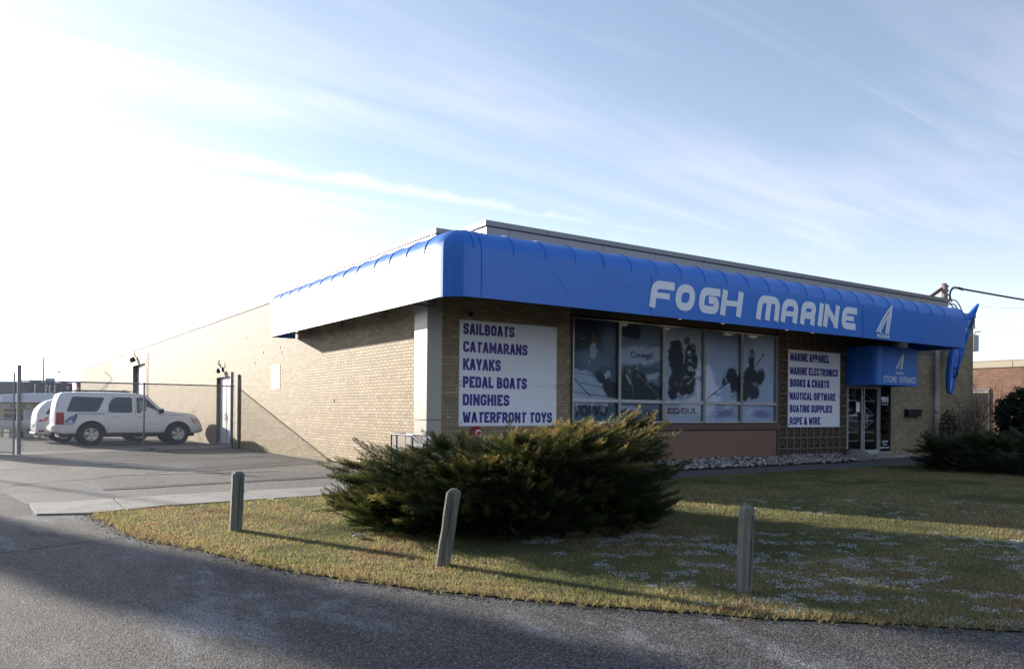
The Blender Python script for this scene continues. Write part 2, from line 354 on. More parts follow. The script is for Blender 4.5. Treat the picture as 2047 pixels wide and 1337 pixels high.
# ---------------------------------------------------------------- terrain
KZ = [(-60,-.9),(-14,-.2),(-8,-.01),(-6,.03),(-3,.12),(0,.22),(3,.26),(400,.26)]
KX = np.array([k[0] for k in KZ]); KY = np.array([k[1] for k in KZ])
def gz(x, y): return float(np.interp(.86*x+.51*y, KX, KY))
def gza(x, y): return np.interp(.86*x+.51*y, KX, KY)
def sheet(name, poly, dz, m, step=1.0, parent=None, skirt=0, **kw):
    bm = bmesh.new(); vs = [bm.verts.new((x, y, 0)) for x, y in poly]; bm.faces.new(vs)
    xs = [p[0] for p in poly]; ys = [p[1] for p in poly]
    # cut along lines of equal terrain parameter (terrain is piecewise linear in s) and on a grid
    for k, _ in KZ[:-1]:
        bmesh.ops.bisect_plane(bm, geom=bm.verts[:]+bm.edges[:]+bm.faces[:], plane_co=(k*.86, k*.51, 0), plane_no=(.86, .51, 0))
    for v in bm.verts: v.co.z = gz(v.co.x, v.co.y)+dz
    bmesh.ops.triangulate(bm, faces=bm.faces[:]); bmesh.ops.recalc_face_normals(bm, faces=bm.faces)
    if sum(f.normal.z for f in bm.faces) < 0: bmesh.ops.reverse_faces(bm, faces=bm.faces)
    if skirt:
        ed = [e for e in bm.edges if e.is_boundary]; r_ = bmesh.ops.extrude_edge_only(bm, edges=ed)
        for v in r_['geom']:
            if isinstance(v, bmesh.types.BMVert): v.co.z -= skirt
    me = bpy.data.meshes.new(name); bm.to_mesh(me); bm.free()
    return link(name, me, m, parent, **kw)

sheet('ground', [(-600,-600),(600,-600),(600,600),(-600,600)], 0, M_lot, kind='structure')
ROADL = [(-6.42,-.97),(-6.31,-2.2),(-6.2,-3.49),(-5.73,-4.78),(-5.31,-6.31),(-4.53,-7.83),(-3.73,-8.99),(-2.8,-10.08),(-1.45,-11.47),(1.3,-14.2),(5,-17.6),(16,-30),(60,-70)]
road = sheet('road', [(-7.15,-.66)]+ROADL+[(20,-120),(-90,-60),(-90,110),(-40,60),(-12,9.5),(-7.35,2.5),(-7.12,.75)], .004, M_road, kind='structure')
LAWN = ROADL+[(60,-2.55),(-.2,-2.55),(-.75,-1.5),(-2.07,-1.18),(-5.33,-.80)]
def ragged(poly, n=8, amp=.05):
    o = []
    for i, p in enumerate(poly):
        q = poly[(i+1) % len(poly)]; L_ = math.hypot(q[0]-p[0], q[1]-p[1])
        if L_ > 12: o.append(p); continue
        k = max(2, int(L_*5))
        for j in range(k):
            t = j/k; x = p[0]+(q[0]-p[0])*t; y = p[1]+(q[1]-p[1])*t
            a = noise.noise(Vector((x*2.3, y*2.3, 3)))*amp + noise.noise(Vector((x*9, y*9, 1)))*amp*.6; o.append((x+a, y+a*.6))
    return o
def lawn_mat():
    m = bpy.data.materials.new('lawn_soil_thatch'); m.use_nodes = True; t = m.node_tree; n = t.nodes; l = t.links; b = n['Principled BSDF']; b.inputs['Roughness'].default_value = .95
    co = n.new('ShaderNodeTexCoord')
    def noi(sc, d=6): x = n.new('ShaderNodeTexNoise'); x.inputs['Scale'].default_value = sc; x.inputs['Detail'].default_value = d; x.inputs['Roughness'].default_value = .7; l.new(co.outputs['Object'], x.inputs[0]); return x.outputs[0]
    cr = n.new('ShaderNodeValToRGB'); l.new(noi(.6), cr.inputs[0]); e = cr.color_ramp.elements; e.new(.5)
    for i, (p, c) in enumerate(((.35,(.055,.07,.018)),(.5,(.085,.085,.03)),(.65,(.13,.105,.045)))): e[i].position = p; e[i].color = (*c, 1)
    mm = n.new('ShaderNodeMath'); mm.operation = 'MULTIPLY_ADD'; mm.inputs[1].default_value = 1.4; mm.inputs[2].default_value = .3; l.new(noi(55, 4), mm.inputs[0])
    vm = n.new('ShaderNodeVectorMath'); vm.operation = 'SCALE'; l.new(cr.outputs[0], vm.inputs[0]); l.new(mm.outputs[0], vm.inputs['Scale']); l.new(vm.outputs[0], b.inputs['Base Color'])
    bp = n.new('ShaderNodeBump'); bp.inputs['Strength'].default_value = 1; bp.inputs['Distance'].default_value = .03; l.new(noi(70, 4), bp.inputs['Height']); l.new(bp.outputs[0], b.inputs['Normal']); return m
lawn = sheet('lawn', ragged(LAWN), .014, lawn_mat(), kind='structure')

# concrete kerb walk: separate slabs with open joints between them
curb = bpy.data.objects.new('concrete_pavement', None); COL.objects.link(curb); tag(curb, kind='structure')
near = [(-7.10,-.64),(-6.40,-1.0),(-5.33,-.80),(-2.07,-1.18),(-.75,-1.5)]
far = [(-7.12,.76),(-6.55,.62),(-5.1,.5),(-2.5,.05),(-.75,-.1)]
def lerp(P, t):
    k = t*(len(P)-1); i = min(int(k), len(P)-2); f = k-i; return (P[i][0]+(P[i+1][0]-P[i][0])*f, P[i][1]+(P[i+1][1]-P[i][1])*f)
cuts = [0, .36, .62, .86, 1]
for a, b_ in zip(cuts, cuts[1:]):
    tt_ = [a+.004+(b_-a-.008)*i/4 for i in range(5)]
    sheet('pavement_slab', [lerp(near, t) for t in tt_]+[lerp(far, t) for t in reversed(tt_)], .03, M_conc, parent=curb, skirt=.06, kind='structure')
sheet('crack_line', [(-7.14,.80),(-6.55,.66),(-5.1,.54),(-2.5,.09),(-.75,-.06),(-.75,.0),(-2.5,.13),(-5.1,.58),(-6.55,.72),(-7.16,.84)], .008, M_crack, kind='structure')
M_apron = asphalt('pale_apron_asphalt', (.17,.165,.155), (.21,.205,.19), (.40,.40,.40), .6, .8, .2, .5)
sheet('apron', [(-7.16,.86),(-6.55,.74),(-5.1,.60),(-2.5,.15),(-.75,.02),(-.75,1.2),(-3.2,1.6),(-5.6,1.9),(-7.34,2.45)], .006, M_apron, kind='structure')
sheet('front_path', ragged([(-.75,-1.5),(-.2,-2.55),(16.8,-2.55),(17.2,-1.9),(16.9,-.5),(13.9,-.5),(12.5,-1.25),(3,-1.25),(0,-1.2),(-.75,-.1)], 8, .03), .02, M_path, kind='structure')
sheet('stone_bed', [(-.1,-1.22),(3,-1.27),(12.5,-1.27),(14.0,-.52),(14.0,0),(-.1,0)], .03, M_soil, kind='structure')
def line(name, a, b_, w, m, dz=.011):
    a = Vector(a); b_ = Vector(b_); d = (b_-a).normalized(); n_ = Vector((-d.y, d.x))*w/2
    return sheet(name, [tuple(a-n_), tuple(b_-n_), tuple(b_+n_), tuple(a+n_)], dz, m, kind='structure')
line('parking_line', (-5.17,4.87), (-2.16,3.63), .10, M_yline)
line('parking_line', (-5.43,12.05), (-.6,12.4), .10, M_paint)
line('parking_line', (-5.0,9.2), (-.6,9.0), .10, M_paint)
line('parking_line', (-6.9,21.0), (-5.9,22.6), .12, M_paint)
line('crack_line', (-9.5,-4.2), (-6.05,-3.29), .025, M_crack, .009)
def crack(pts, w=.02):
    b = MB(); 
    for p, q in zip(pts, pts[1:]):
        d = Vector((q[0]-p[0], q[1]-p[1])).normalized(); n_ = Vector((-d.y, d.x))*w*rnd.uniform(.3, .6)
        b.add([(p[0]-n_.x, p[1]-n_.y, gz(*p)+.009), (q[0]-n_.x, q[1]-n_.y, gz(*q)+.009), (q[0]+n_.x, q[1]+n_.y, gz(*q)+.009), (p[0]+n_.x, p[1]+n_.y, gz(*p)+.009)], [(0,1,2,3)])
    b.build('crack_line', M_crack, kind='structure')
for a, c in (((-8.5,3.6),(-.9,6.2)),((-9,7.5),(-1,8.3)),((-8,10.6),(-1.5,10.9)),((-7.6,12.6),(-1,13.2)),((-7.4,2.5),(-8.9,3.1))):
    k = 24; crack([(a[0]+(c[0]-a[0])*i/k, a[1]+(c[1]-a[1])*i/k+noise.noise(Vector((i*.5, a[1], 0)))*.25) for i in range(k+1)], .06)
# dark patched strip of asphalt in the drive
M_patch = asphalt('patched_asphalt', (.075,.073,.07), (.10,.097,.092), (.3,.3,.3), .7, .85, .3, .6)
sheet('asphalt_patch', ragged([(-5.9,2.1),(-2.5,1.75),(-1.0,1.5),(-1.0,1.8),(-2.5,2.05),(-5.9,2.45)], 8, .1), .008, M_patch, kind='structure')

# ================================================================ BUILDING
bld = thing('store_building', (0,0,0), 'long single storey tan brick store building with grey metal parapet and big front windows', 'building')
CRS, PIT = .0725, .23
def brick_rects(u0, u1, z0, z1, holes, zoff=0.0, pitch=PIT, course=CRS, header=True):
    R_ = []; k0 = int(math.floor((z0-zoff)/course)); k = k0
    while zoff+k*course < z1-.01:
        za = max(z0, zoff+k*course+.005); zb = min(z1, zoff+(k+1)*course-.005)
        if zb-za > .02:
            hd = header and (k % 6 == 2); p = pitch/2 if hd else pitch; off = 0 if (k % 2) else p/2
            if hd: off = p/4
            n0 = int(math.floor((u0-off)/p)); j = n0
            while off+j*p < u1:
                a = max(u0, off+j*p+.005); b_ = min(u1, off+(j+1)*p-.005); j += 1
                segs = [(a, b_)]
                for (ha, hb, hz0, hz1) in holes:
                    if zb > hz0+.01 and za < hz1-.01:
                        ns = []
                        for (p0, p1) in segs:
                            if p1 <= ha or p0 >= hb: ns.append((p0, p1)); continue
                            if p0 < ha: ns.append((p0, ha))
                            if p1 > hb: ns.append((hb, p1))
                        segs = ns
                R_ += [(p0, p1, za, zb) for p0, p1 in segs if p1-p0 > .02]
        k += 1
    return R_
def brick_wall_mesh(R_, plane, base, depth, jit=.0004, dep=.0018):
    depth = dep      # plane 'x' : face at x=base looking to -x ; 'y' : face at y=base looking to -y
    R_ = np.array(R_); n = len(R_); a, b_, c, d = R_.T; j = npr.uniform(0, jit, n); f = base-j; k = np.full(n, base+depth); g = .0006
    if plane == 'x': mk = lambda u, z, t: np.stack([t, u, z], 1)
    else: mk = lambda u, z, t: np.stack([u, t, z], 1)
    V = np.stack([mk(a+g,c+g,f), mk(b_-g,c+g,f), mk(b_-g,d-g,f), mk(a+g,d-g,f), mk(a,c,k), mk(b_,c,k), mk(b_,d,k), mk(a,d,k)], 1).reshape(-1, 3)
    Q = np.array([(0,1,2,3),(0,4,5,1),(1,5,6,2),(2,6,7,3),(3,7,4,0)])
    if plane == 'x': Q = Q[:, ::-1]
    return V, (np.arange(n)[:, None, None]*8+Q[None]).reshape(-1, 4)

side_holes = [(15.31,17.25,0,2.80),(32.57,36.69,0,4.10)]
# side wall body behind the bricks
b = MB()
for (y0,y1,z0,z1) in ((.3,15.31,-.2,5.0),(15.31,17.25,2.80,5.0),(17.25,32.57,-.2,5.0),(32.57,36.69,4.10,5.0),(36.69,64.5,-.2,5.0)): b.box(-.1982,.1,y0,y1,z0,z1)
side = b.build('side_wall', M_mortar, bld)
MB().box(-.0,.4,15.2,17.4,-.2,2.9).build('door_recess', mat('recess_brown', (.13,.105,.08), .8, fine=.1), side); MB().box(.14,.4,32.4,36.9,-.2,4.2).build('door_recess', mat('recess_brown', (.13,.105,.08)), side)
sr = brick_rects(.46, 46.0, .1, 4.99, side_holes)
V, F = brick_wall_mesh(sr, 'x', -.2, .008); np_mesh('brick_courses', V, F, M_brick, side, kind='stuff')
M_brickp = brick_mat('pale_buff_brick', [(.44,.37,.27),(.48,.40,.31),(.46,.39,.30),(.50,.43,.34)])
V, F = brick_wall_mesh(brick_rects(46.0, 64.5, .1, 4.99, []), 'x', -.2, .008); np_mesh('brick_courses', V, F, M_brickp, side, kind='stuff')
# front wall
b = MB(); b.box(-.03,3.38,.0018,.3,-.2,4.0); b.box(3.38,10.93,.3,.5,-.2,4.0); b.box(16.56,19.13,.0018,.3,-.2,4.9); b.box(19.45,21.82,.0018,.3,-.2,5.0); b.box(19.13,19.45,.1,.3,-.2,4.9)
b.box(14.07,16.56,.5,.6,-.2,4.9); b.box(10.93,14.07,.4,.5,-.2,4.9)
front = b.build('front_wall', M_mortar, bld)
fr = brick_rects(0, 3.36, .1, 3.97, []); frv = [r for r in fr if not (r[0] > .50 and r[1] < 2.9 and r[2] > 1.36 and r[3] < 3.45)]
fhid = [r for r in fr if r not in frv]
def vis(r):
    lowhid = (r[2] < 1.0 and r[0] > .3)
    return lowhid
frv.sort(key=lambda r: (vis(r), -(r[1]-r[0])/( (r[0]+7.8)**2+200)))
parts = frv[:300]; rest = frv[300:]+fhid
rest += brick_rects(16.58, 19.12, .2, 3.64, []) + brick_rects(19.46, 21.8, .1, 4.72, [])
V, F = brick_wall_mesh(rest, 'y', 0, .008); np_mesh('brick_courses', V, F, M_brick, front, kind='stuff')
cache = {}
for (a, b_, c, d) in parts:
    key = (round(b_-a, 3), round(d-c, 3))
    if key not in cache:
        V, F = brick_wall_mesh([(0, b_-a, 0, d-c)], 'y', 0, .008, jit=.0001)
        o = np_mesh('brick', V, F, M_brick, front); cache[key] = o.data
    else:
        o = bpy.data.objects.new('brick', cache[key]); COL.objects.link(o); o.parent = front
    o.location = (a, -rnd.uniform(0, .002), c)
# roof, parapet panels, coping
b = MB(); b.box(-.15,21.8,.05,64.4,4.86,4.98); b.box(1.0,19.4,-.1,13.9,4.9,5.5); b.box(-.15,.95,-.1,.05,3.9,5.0); b.build('roof', M_cap, bld)
y = .0; k = 0
b = MB(); 
while y < 64.4:
    y2 = min(64.5, y+3.0); q = MB().box(-.235,-.10, y+.004, y2-.004, 4.97, 5.155); q.build('fascia_panel', M_fascia, bld)
    q = MB().box(-.265,-.02, y+.004, y2-.002, 5.165, 5.27); q.build('coping', M_cap if k < 0 else M_fascia, bld, bevel=.006); y = y2; k += 1
MB().box(-.235,.90,-.2,.0,4.97,5.155).build('fascia_panel', M_fascia, bld); MB().box(-.265,.87,-.24,.0,5.165,5.27).build('coping', M_cap, bld)
xs = [.92,1.5,4.13,5.78,7.43,9.08,10.75,12.4,14.05,15.7,17.35,19.5]
for a, c in zip(xs, xs[1:]): MB().box(a+.005,c-.005,-.25,-.11,4.6,5.455).build('fascia_panel', M_fascia, bld)
xs = [.88,2.51,5.0,7.45,9.9,12.3,14.8,17.2,19.54]
for a, c in zip(xs, xs[1:]): MB().box(a+.004,c-.004,-.285,-.02,5.47,5.585).build('coping', M_cap, bld, bevel=.005)
for i in range(5): MB().box(.92,1.05,-.1+i*2.8+.004,2.7+i*2.8-.004,4.9,5.455).build('fascia_panel', M_fascia, bld); MB().box(.88,1.1,-.02+i*2.8+.004,2.78+i*2.8-.004,5.47,5.584).build('coping', M_fascia, bld)
for a, c in ((19.55,20.6),(20.62,21.86)): MB().box(a,c,-.04,.3,4.74,5.1).build('fascia_panel', M_band, bld); MB().box(a,c,-.07,.34,5.11,5.24).build('coping', M_band, bld)
# corner column clad in beige metal
col_ = MB().box(-.37,-.03,-.12,.44,-.1,1.42).build('corner_column', M_column, bld, bevel=.008)
MB().box(-.372,-.028,-.122,.442,1.428,4.6).build('cladding', M_column, col_, bevel=.008)
c2_ = MB().box(19.14,19.44,-.06,.4,0,4.6).build('end_column', M_column, bld, bevel=.006)
# soffit over the front walk and brown header over the glass
b = MB(); b.box(-.1,17.0,-1.95,.3,4.02,4.08); b.box(3.38,10.93,.012,.3,3.84,4.02); b.box(3.38,3.42,.0,.1,1.3,3.84); b.box(10.77,10.93,-.02,.1,.2,4.0); b.build('soffit', M_bronze, bld)
# spandrel under the windows
b = MB(); b.box(3.42,10.90,.0,.25,.1,1.16); b.build('spandrel_panel', M_panel, bld)
x = 3.46
while x < 10.85: MB().box(x, min(x+.118, 10.88), -.012, -.001, .30, 1.13).build('panel_board', M_panel, bld) if False else None; x += .13
MB().box(3.40,10.92,-.05,.02,1.18,1.34).build('window_sill', mat('brown_sill', (.13,.085,.065), .6, var=.1), bld, bevel=.006)
# windows
mx_ = [3.42,4.86,6.32,7.79,9.25,10.75]
photo_dark = mat('print_dark', (.018,.024,.032), .6, var=.6, vscale=5, col2=(.07,.085,.10), c2scale=9, c2lo=.5, c2hi=.75)
photo_mid = mat('print_mid', (.22,.27,.32), .6, var=.35, vscale=4, col2=(.30,.33,.36), c2scale=3)
photo_pale = mat('print_pale', (.68,.74,.82), .6, var=.2, vscale=3, col2=(.30,.35,.42), c2scale=2.2)
photo_splash = mat('print_splash', (.70,.75,.86), .6, var=.2, vscale=3, col2=(.44,.47,.62), c2scale=2.6)
photo_teal = mat('print_teal', (.16,.24,.27), .6, var=.25, vscale=3, col2=(.10,.16,.20), c2scale=2)
photo_skin = mat('print_skin', (.30,.19,.15), .6, var=.4, vscale=8)
photo_red = mat('print_red', (.30,.10,.12), .6)
photo_text = mat('print_grey_text', (.05,.06,.08), .6)
def blob(cx_, cz_, rx, rz_, seed, Y, rough=.25, n=48, ang=0, b=None):
    b = b or MB(); P = []
    for i in range(n):
        a = 2*math.pi*i/n; r_ = 1+rough*(noise.noise(Vector((math.cos(a)*1.6+seed*3, math.sin(a)*1.6, seed)))*1.2+noise.noise(Vector((math.cos(a)*6, math.sin(a)*6, seed)))*.6)
        u = math.cos(a)*rx*r_; v = math.sin(a)*rz_*r_; ca, sa = math.cos(ang), math.sin(ang); P.append((cx_+u*ca-v*sa, Y, cz_+u*sa+v*ca))
    b.add(P, [tuple(range(n))]); return b
def polyb(P, Y, b=None):
    b = b or MB(); b.add([(x, Y, z) for x, z in P], [tuple(range(len(P)))]); return b
for i in range(5):
    xa, xb = mx_[i]+.045, mx_[i+1]-.045
    w_ = MB(); w_.box(mx_[i]-.045 if i else 3.42, mx_[i]+.045, -.035,.06,1.36,3.80)
    win = w_.build('window', M_alum, bld, bevel=.004)
    if i == 4: MB().box(10.705,10.765,-.035,.06,1.36,3.80).build('window_frame', M_alum, win, bevel=.004)
    f = MB(); f.box(xa,xb,-.028,.05,3.755,3.80); f.build('window_frame', M_alum, win, bevel=.003)
    f = MB(); f.box(xa,xb,-.03,.05,1.845,1.925); f.box(xa,xb,-.03,.05,1.36,1.405); f.build('transom', M_alumw, win, bevel=.004)
    for (za, zb) in ((1.405,1.845),(1.925,3.755)): MB().add([(xa,.0,za),(xb,.0,za),(xb,.0,zb),(xa,.0,zb)], [(0,1,2,3)]).build('pane', M_glass, win)
    # printed window graphics behind the glass
    def pr(name, bb, m): bb.build(name, m, win)
    Y0 = .055
    PALE, MID, DARK, SKIN, TEAL, SPL = (.66,.72,.80), (.28,.33,.39), (.075,.083,.095), (.28,.18,.14), (.15,.22,.26), (.66,.72,.84)
    E_ = [
     (TEAL, [(3.75,3.45,.55,.42,0,DARK,.3),(4.62,3.3,.22,.6,-.15,MID,.5),(4.05,2.85,.5,.25,0,MID,.8),(3.7,2.2,.75,.42,-.2,PALE,.15),(4.0,1.98,.8,.2,-.1,PALE,.3),(4.42,2.38,.26,.13,-.6,DARK,.3),(4.66,2.15,.2,.22,0,DARK,.3),(4.55,2.5,.12,.08,.3,PALE,.4),(4.10,2.72,.12,.18,0,MID,.3),(4.10,3.05,.12,.20,0,PALE,.2),(4.14,3.33,.09,.10,0,SKIN,.2),(4.1,1.46,.9,.22,0,TEAL,.3)]),
     (MID, [(5.6,3.02,.95,.24,.08,PALE,.3),(5.25,3.58,.42,.2,0,DARK,.3),(5.9,3.5,.3,.3,0,MID,.5),(5.6,2.62,.9,.14,0,TEAL,.5),(5.05,2.3,.17,.38,0,DARK,.25),(5.36,2.35,.17,.40,0,DARK,.25),(5.66,2.25,.2,.36,.2,DARK,.3),(5.95,2.12,.35,.24,0,DARK,.3),(5.4,2.0,.5,.14,0,DARK,.4),(6.03,2.52,.24,.08,.2,PALE,.25),(5.2,2.42,.05,.12,.3,PALE,.4),(5.5,2.5,.05,.08,0,SKIN,.4),(5.02,2.6,.06,.08,0,SKIN,.4),(5.6,1.5,.9,.2,0,TEAL,.4),(5.2,1.72,.5,.05,-.12,PALE,.3)]),
     (PALE, [(6.82,3.05,.27,.42,0,DARK,.12),(7.36,2.88,.24,.52,0,DARK,.12),(7.1,2.48,.46,.40,0,DARK,.12),(6.72,2.25,.18,.32,0,DARK,.15),(7.30,2.35,.22,.26,0,DARK,.15),(7.22,3.45,.10,.13,0,SKIN,.2),(7.45,3.32,.09,.12,0,SKIN,.2),(7.33,3.12,.05,.09,0,MID,.4),(6.84,2.36,.04,.07,0,SKIN,.3),(7.02,2.34,.05,.07,0,SKIN,.3),(7.5,2.52,.03,.10,.3,SKIN,.3),(7.17,2.62,.02,.08,.3,SKIN,.3)]),
     (SPL, [(8.92,2.62,.24,.22,.5,DARK,.35),(9.08,2.38,.22,.32,0,DARK,.3),(9.1,2.08,.2,.14,0,MID,.5),(8.62,2.45,.08,.12,0,DARK,.5),(8.2,3.1,.35,.3,0,SPL,.9),(8.6,1.62,.5,.14,0,(.34,.34,.52),.9)]),
     (SPL, [(9.75,3.0,.12,.42,0,DARK,.2),(9.72,2.60,.36,.28,0,DARK,.3),(10.12,2.62,.17,.24,-.3,DARK,.5),(9.45,2.2,.24,.26,0,DARK,.3),(9.82,2.22,.26,.22,0,DARK,.3),(9.9,2.42,.14,.08,.1,MID,.4),(9.74,3.22,.08,.1,0,MID,.5),(10.2,1.6,.4,.12,0,(.36,.36,.54),.9)])][i]
    pm = bpy.data.materials.new('window_photo_print'); pm.use_nodes = True; t_ = pm.node_tree; n_ = t_.nodes; l_ = t_.links; bs = n_['Principled BSDF']; bs.inputs['Roughness'].default_value = .6
    co = n_.new('ShaderNodeTexCoord'); nz = n_.new('ShaderNodeTexNoise'); nz.inputs['Scale'].default_value = 7; nz.inputs['Detail'].default_value = 8; nz.inputs['Roughness'].default_value = .7; l_.new(co.outputs['Object'], nz.inputs[0])
    dv = n_.new('ShaderNodeVectorMath'); dv.operation = 'MULTIPLY_ADD'; dv.inputs[1].default_value = (.30,.0,.30); l_.new(nz.outputs['Color'], dv.inputs[0]); l_.new(co.outputs['Object'], dv.inputs[2])
    cur = n_.new('ShaderNodeRGB'); cur.outputs[0].default_value = (*E_[0], 1); cur = cur.outputs[0]
    for (ex, ez, rx, rz_, an_, col_e, sf) in E_[1]:
        mp = n_.new('ShaderNodeMapping'); mp.vector_type = 'TEXTURE'; mp.inputs['Location'].default_value = (ex+.15, 0, ez+.15); mp.inputs['Rotation'].default_value = (0, -an_, 0); mp.inputs['Scale'].default_value = (rx, 1000, rz_); l_.new(dv.outputs[0], mp.inputs[0])
        ln_ = n_.new('ShaderNodeVectorMath'); ln_.operation = 'LENGTH'; l_.new(mp.outputs[0], ln_.inputs[0]); mr = n_.new('ShaderNodeMapRange'); mr.interpolation_type = 'SMOOTHSTEP'; mr.inputs[1].default_value = 1+sf*.4; mr.inputs[2].default_value = 1-sf*.6; l_.new(ln_.outputs['Value'], mr.inputs[0])
        mi = n_.new('ShaderNodeMix'); mi.data_type = 'RGBA'; l_.new(mr.outputs[0], mi.inputs[0]); l_.new(cur, mi.inputs[6]); mi.inputs[7].default_value = (*col_e, 1); cur = mi.outputs[2]
    n2 = n_.new('ShaderNodeTexNoise'); n2.inputs['Scale'].default_value = 22; n2.inputs['Detail'].default_value = 6; n2.inputs['Roughness'].default_value = .75; l_.new(co.outputs['Object'], n2.inputs[0])
    ma = n_.new('ShaderNodeMath'); ma.operation = 'MULTIPLY_ADD'; ma.inputs[1].default_value = 1.2; ma.inputs[2].default_value = .42; l_.new(n2.outputs[0], ma.inputs[0]); vs_ = n_.new('ShaderNodeVectorMath'); vs_.operation = 'SCALE'; l_.new(cur, vs_.inputs[0]); l_.new(ma.outputs[0], vs_.inputs['Scale']); l_.new(vs_.outputs[0], bs.inputs['Base Color'])
    pr('window_print', polyb([(xa,1.4),(xb,1.4),(xb,3.75),(xa,3.75)], Y0), pm)
    if i == 0:
        b = MB().ribbon([(xa,2.45),(3.75,2.2),(4.05,1.97)], .022, Y0-.006).ribbon([(xa,2.52),(4.1,2.47)], .010, Y0-.0062).ribbon([(3.7,2.3),(4.55,2.17)], .012, Y0-.0064).ribbon([(xa,2.08),(4.6,1.98)], .012, Y0-.0066); pr('window_print', b, photo_text)
        pr('window_lettering', text_mb('VOLVO', 3.52,4.55,1.52,1.78,Y0-.009, .02), photo_text)
    if i == 1:
        pr('window_print', MB().ribbon([(5.5,2.55),(6.2,2.05)], .010, Y0-.0072).ribbon([(5.25,2.62),(5.38,2.0)], .012, Y0-.0074), photo_pale)
        pr('window_lettering', text_mb('Conwgal', 5.28,6.0,2.90,3.10,Y0-.009,.01), mat('print_blue_text', (.03,.05,.20), .6)); pr('window_lettering', text_mb('JUAN  KA', 4.95,6.15,1.50,1.66,Y0-.009,.02), photo_text)
    if i == 2:
        b = MB()
        for j in range(22): xx = 6.62+j*.045; polyb([(xx,2.14+.12*math.sin(j*.7)),(xx+.018,2.14+.1*math.sin(j*.5)),(xx+.010,1.95+rnd.uniform(-.01,.06))], Y0-.0045-.0001*j, b)
        pr('window_print', b, photo_dark)
        pr('window_print', polyb([(xa,1.41),(xb,1.41),(xb,1.84),(xa,1.84)], Y0-.003), mat('print_flat_pale', (.64,.71,.78), .6))
        pr('window_print', polyb([(6.53,1.59),(6.96,1.59),(6.97,1.74),(6.55,1.74)], Y0-.006), photo_red); pr('window_print', blob(6.75,1.665,.16,.045,77,Y0-.008,0), photo_pale); pr('window_print', polyb([(6.62,1.69),(6.75,1.655),(6.88,1.69),(6.75,1.64)], Y0-.0095), photo_red)
        pr('window_lettering', text_mb('GUL', 7.0,7.62,1.59,1.75,Y0-.010,.035), photo_text)
    if i == 3: pr('window_print', MB().ribbon([(8.0,2.0),(8.35,2.2),(8.8,2.45)], .03, Y0-.005), photo_dark)
    if i == 4: pr('window_print', MB().ribbon([(9.9,2.9),(10.2,3.22)], .022, Y0-.005), photo_dark); pr('window_print', blob(10.22,3.25,.05,.03,81,Y0-.007,.2,ang=.8), photo_red)
# near-black sheets stand in for the unlit room behind windows, doors and screen
b = MB(); b.box(3.5,10.7,.075,.085,1.4,3.78); b.build('backing_sheet', M_dark, bld)
# breeze block screen
def block_mesh():
    s = .314; b = MB(); h = s/2; t = .028; D0, D1 = .0, .09
    for (x0,x1,z0,z1) in ((.003,s-.003,.003,t),(.003,s-.003,s-t,s-.003),(.003,t,t+.0005,s-t-.0005),(s-t,s-.003,t+.0005,s-t-.0005)): b.box(x0,x1,D0,D1,z0,z1)
    for a in range(8):
        an = a*math.pi/4; L_ = (h-t*.6) if a % 2 == 0 else (h-t*.6)*1.38
        p = (h+.04*math.cos(an), .052, h+.04*math.sin(an)); q = (h+L_*math.cos(an), .052, h+L_*math.sin(an))
        b.beam(p, q, .017, .06+.002*(a % 4), upv=(0,1,0))
    b.lathe([(.03,.02),(.03,.088)], (h,0,h), 8, 'y')
    return b
scr = bpy.data.objects.new('breeze_block_screen', None); COL.objects.link(scr); scr.parent = bld; scr.location = (10.93, .0, .37)
bm0 = None
for r_ in range(12):
    for c in range(10):
        if r_ == 11 and False: continue
        if bm0 is None: o = block_mesh().build('screen_block', M_screen, scr); bm0 = o.data
        else: o = bpy.data.objects.new('screen_block', bm0); COL.objects.link(o); o.parent = scr
        o.location = (c*.314, rnd.uniform(0, .004), r_*.314-.06)
MB().box(10.93,14.065,.12,.2,0,4.0).build('screen_backing', M_dark, bld); MB().box(14.066,16.555,.11,.2,2.59,4.9).build('header_wall', M_bronze, bld)  # dark sheet behind the screen stands in for shade
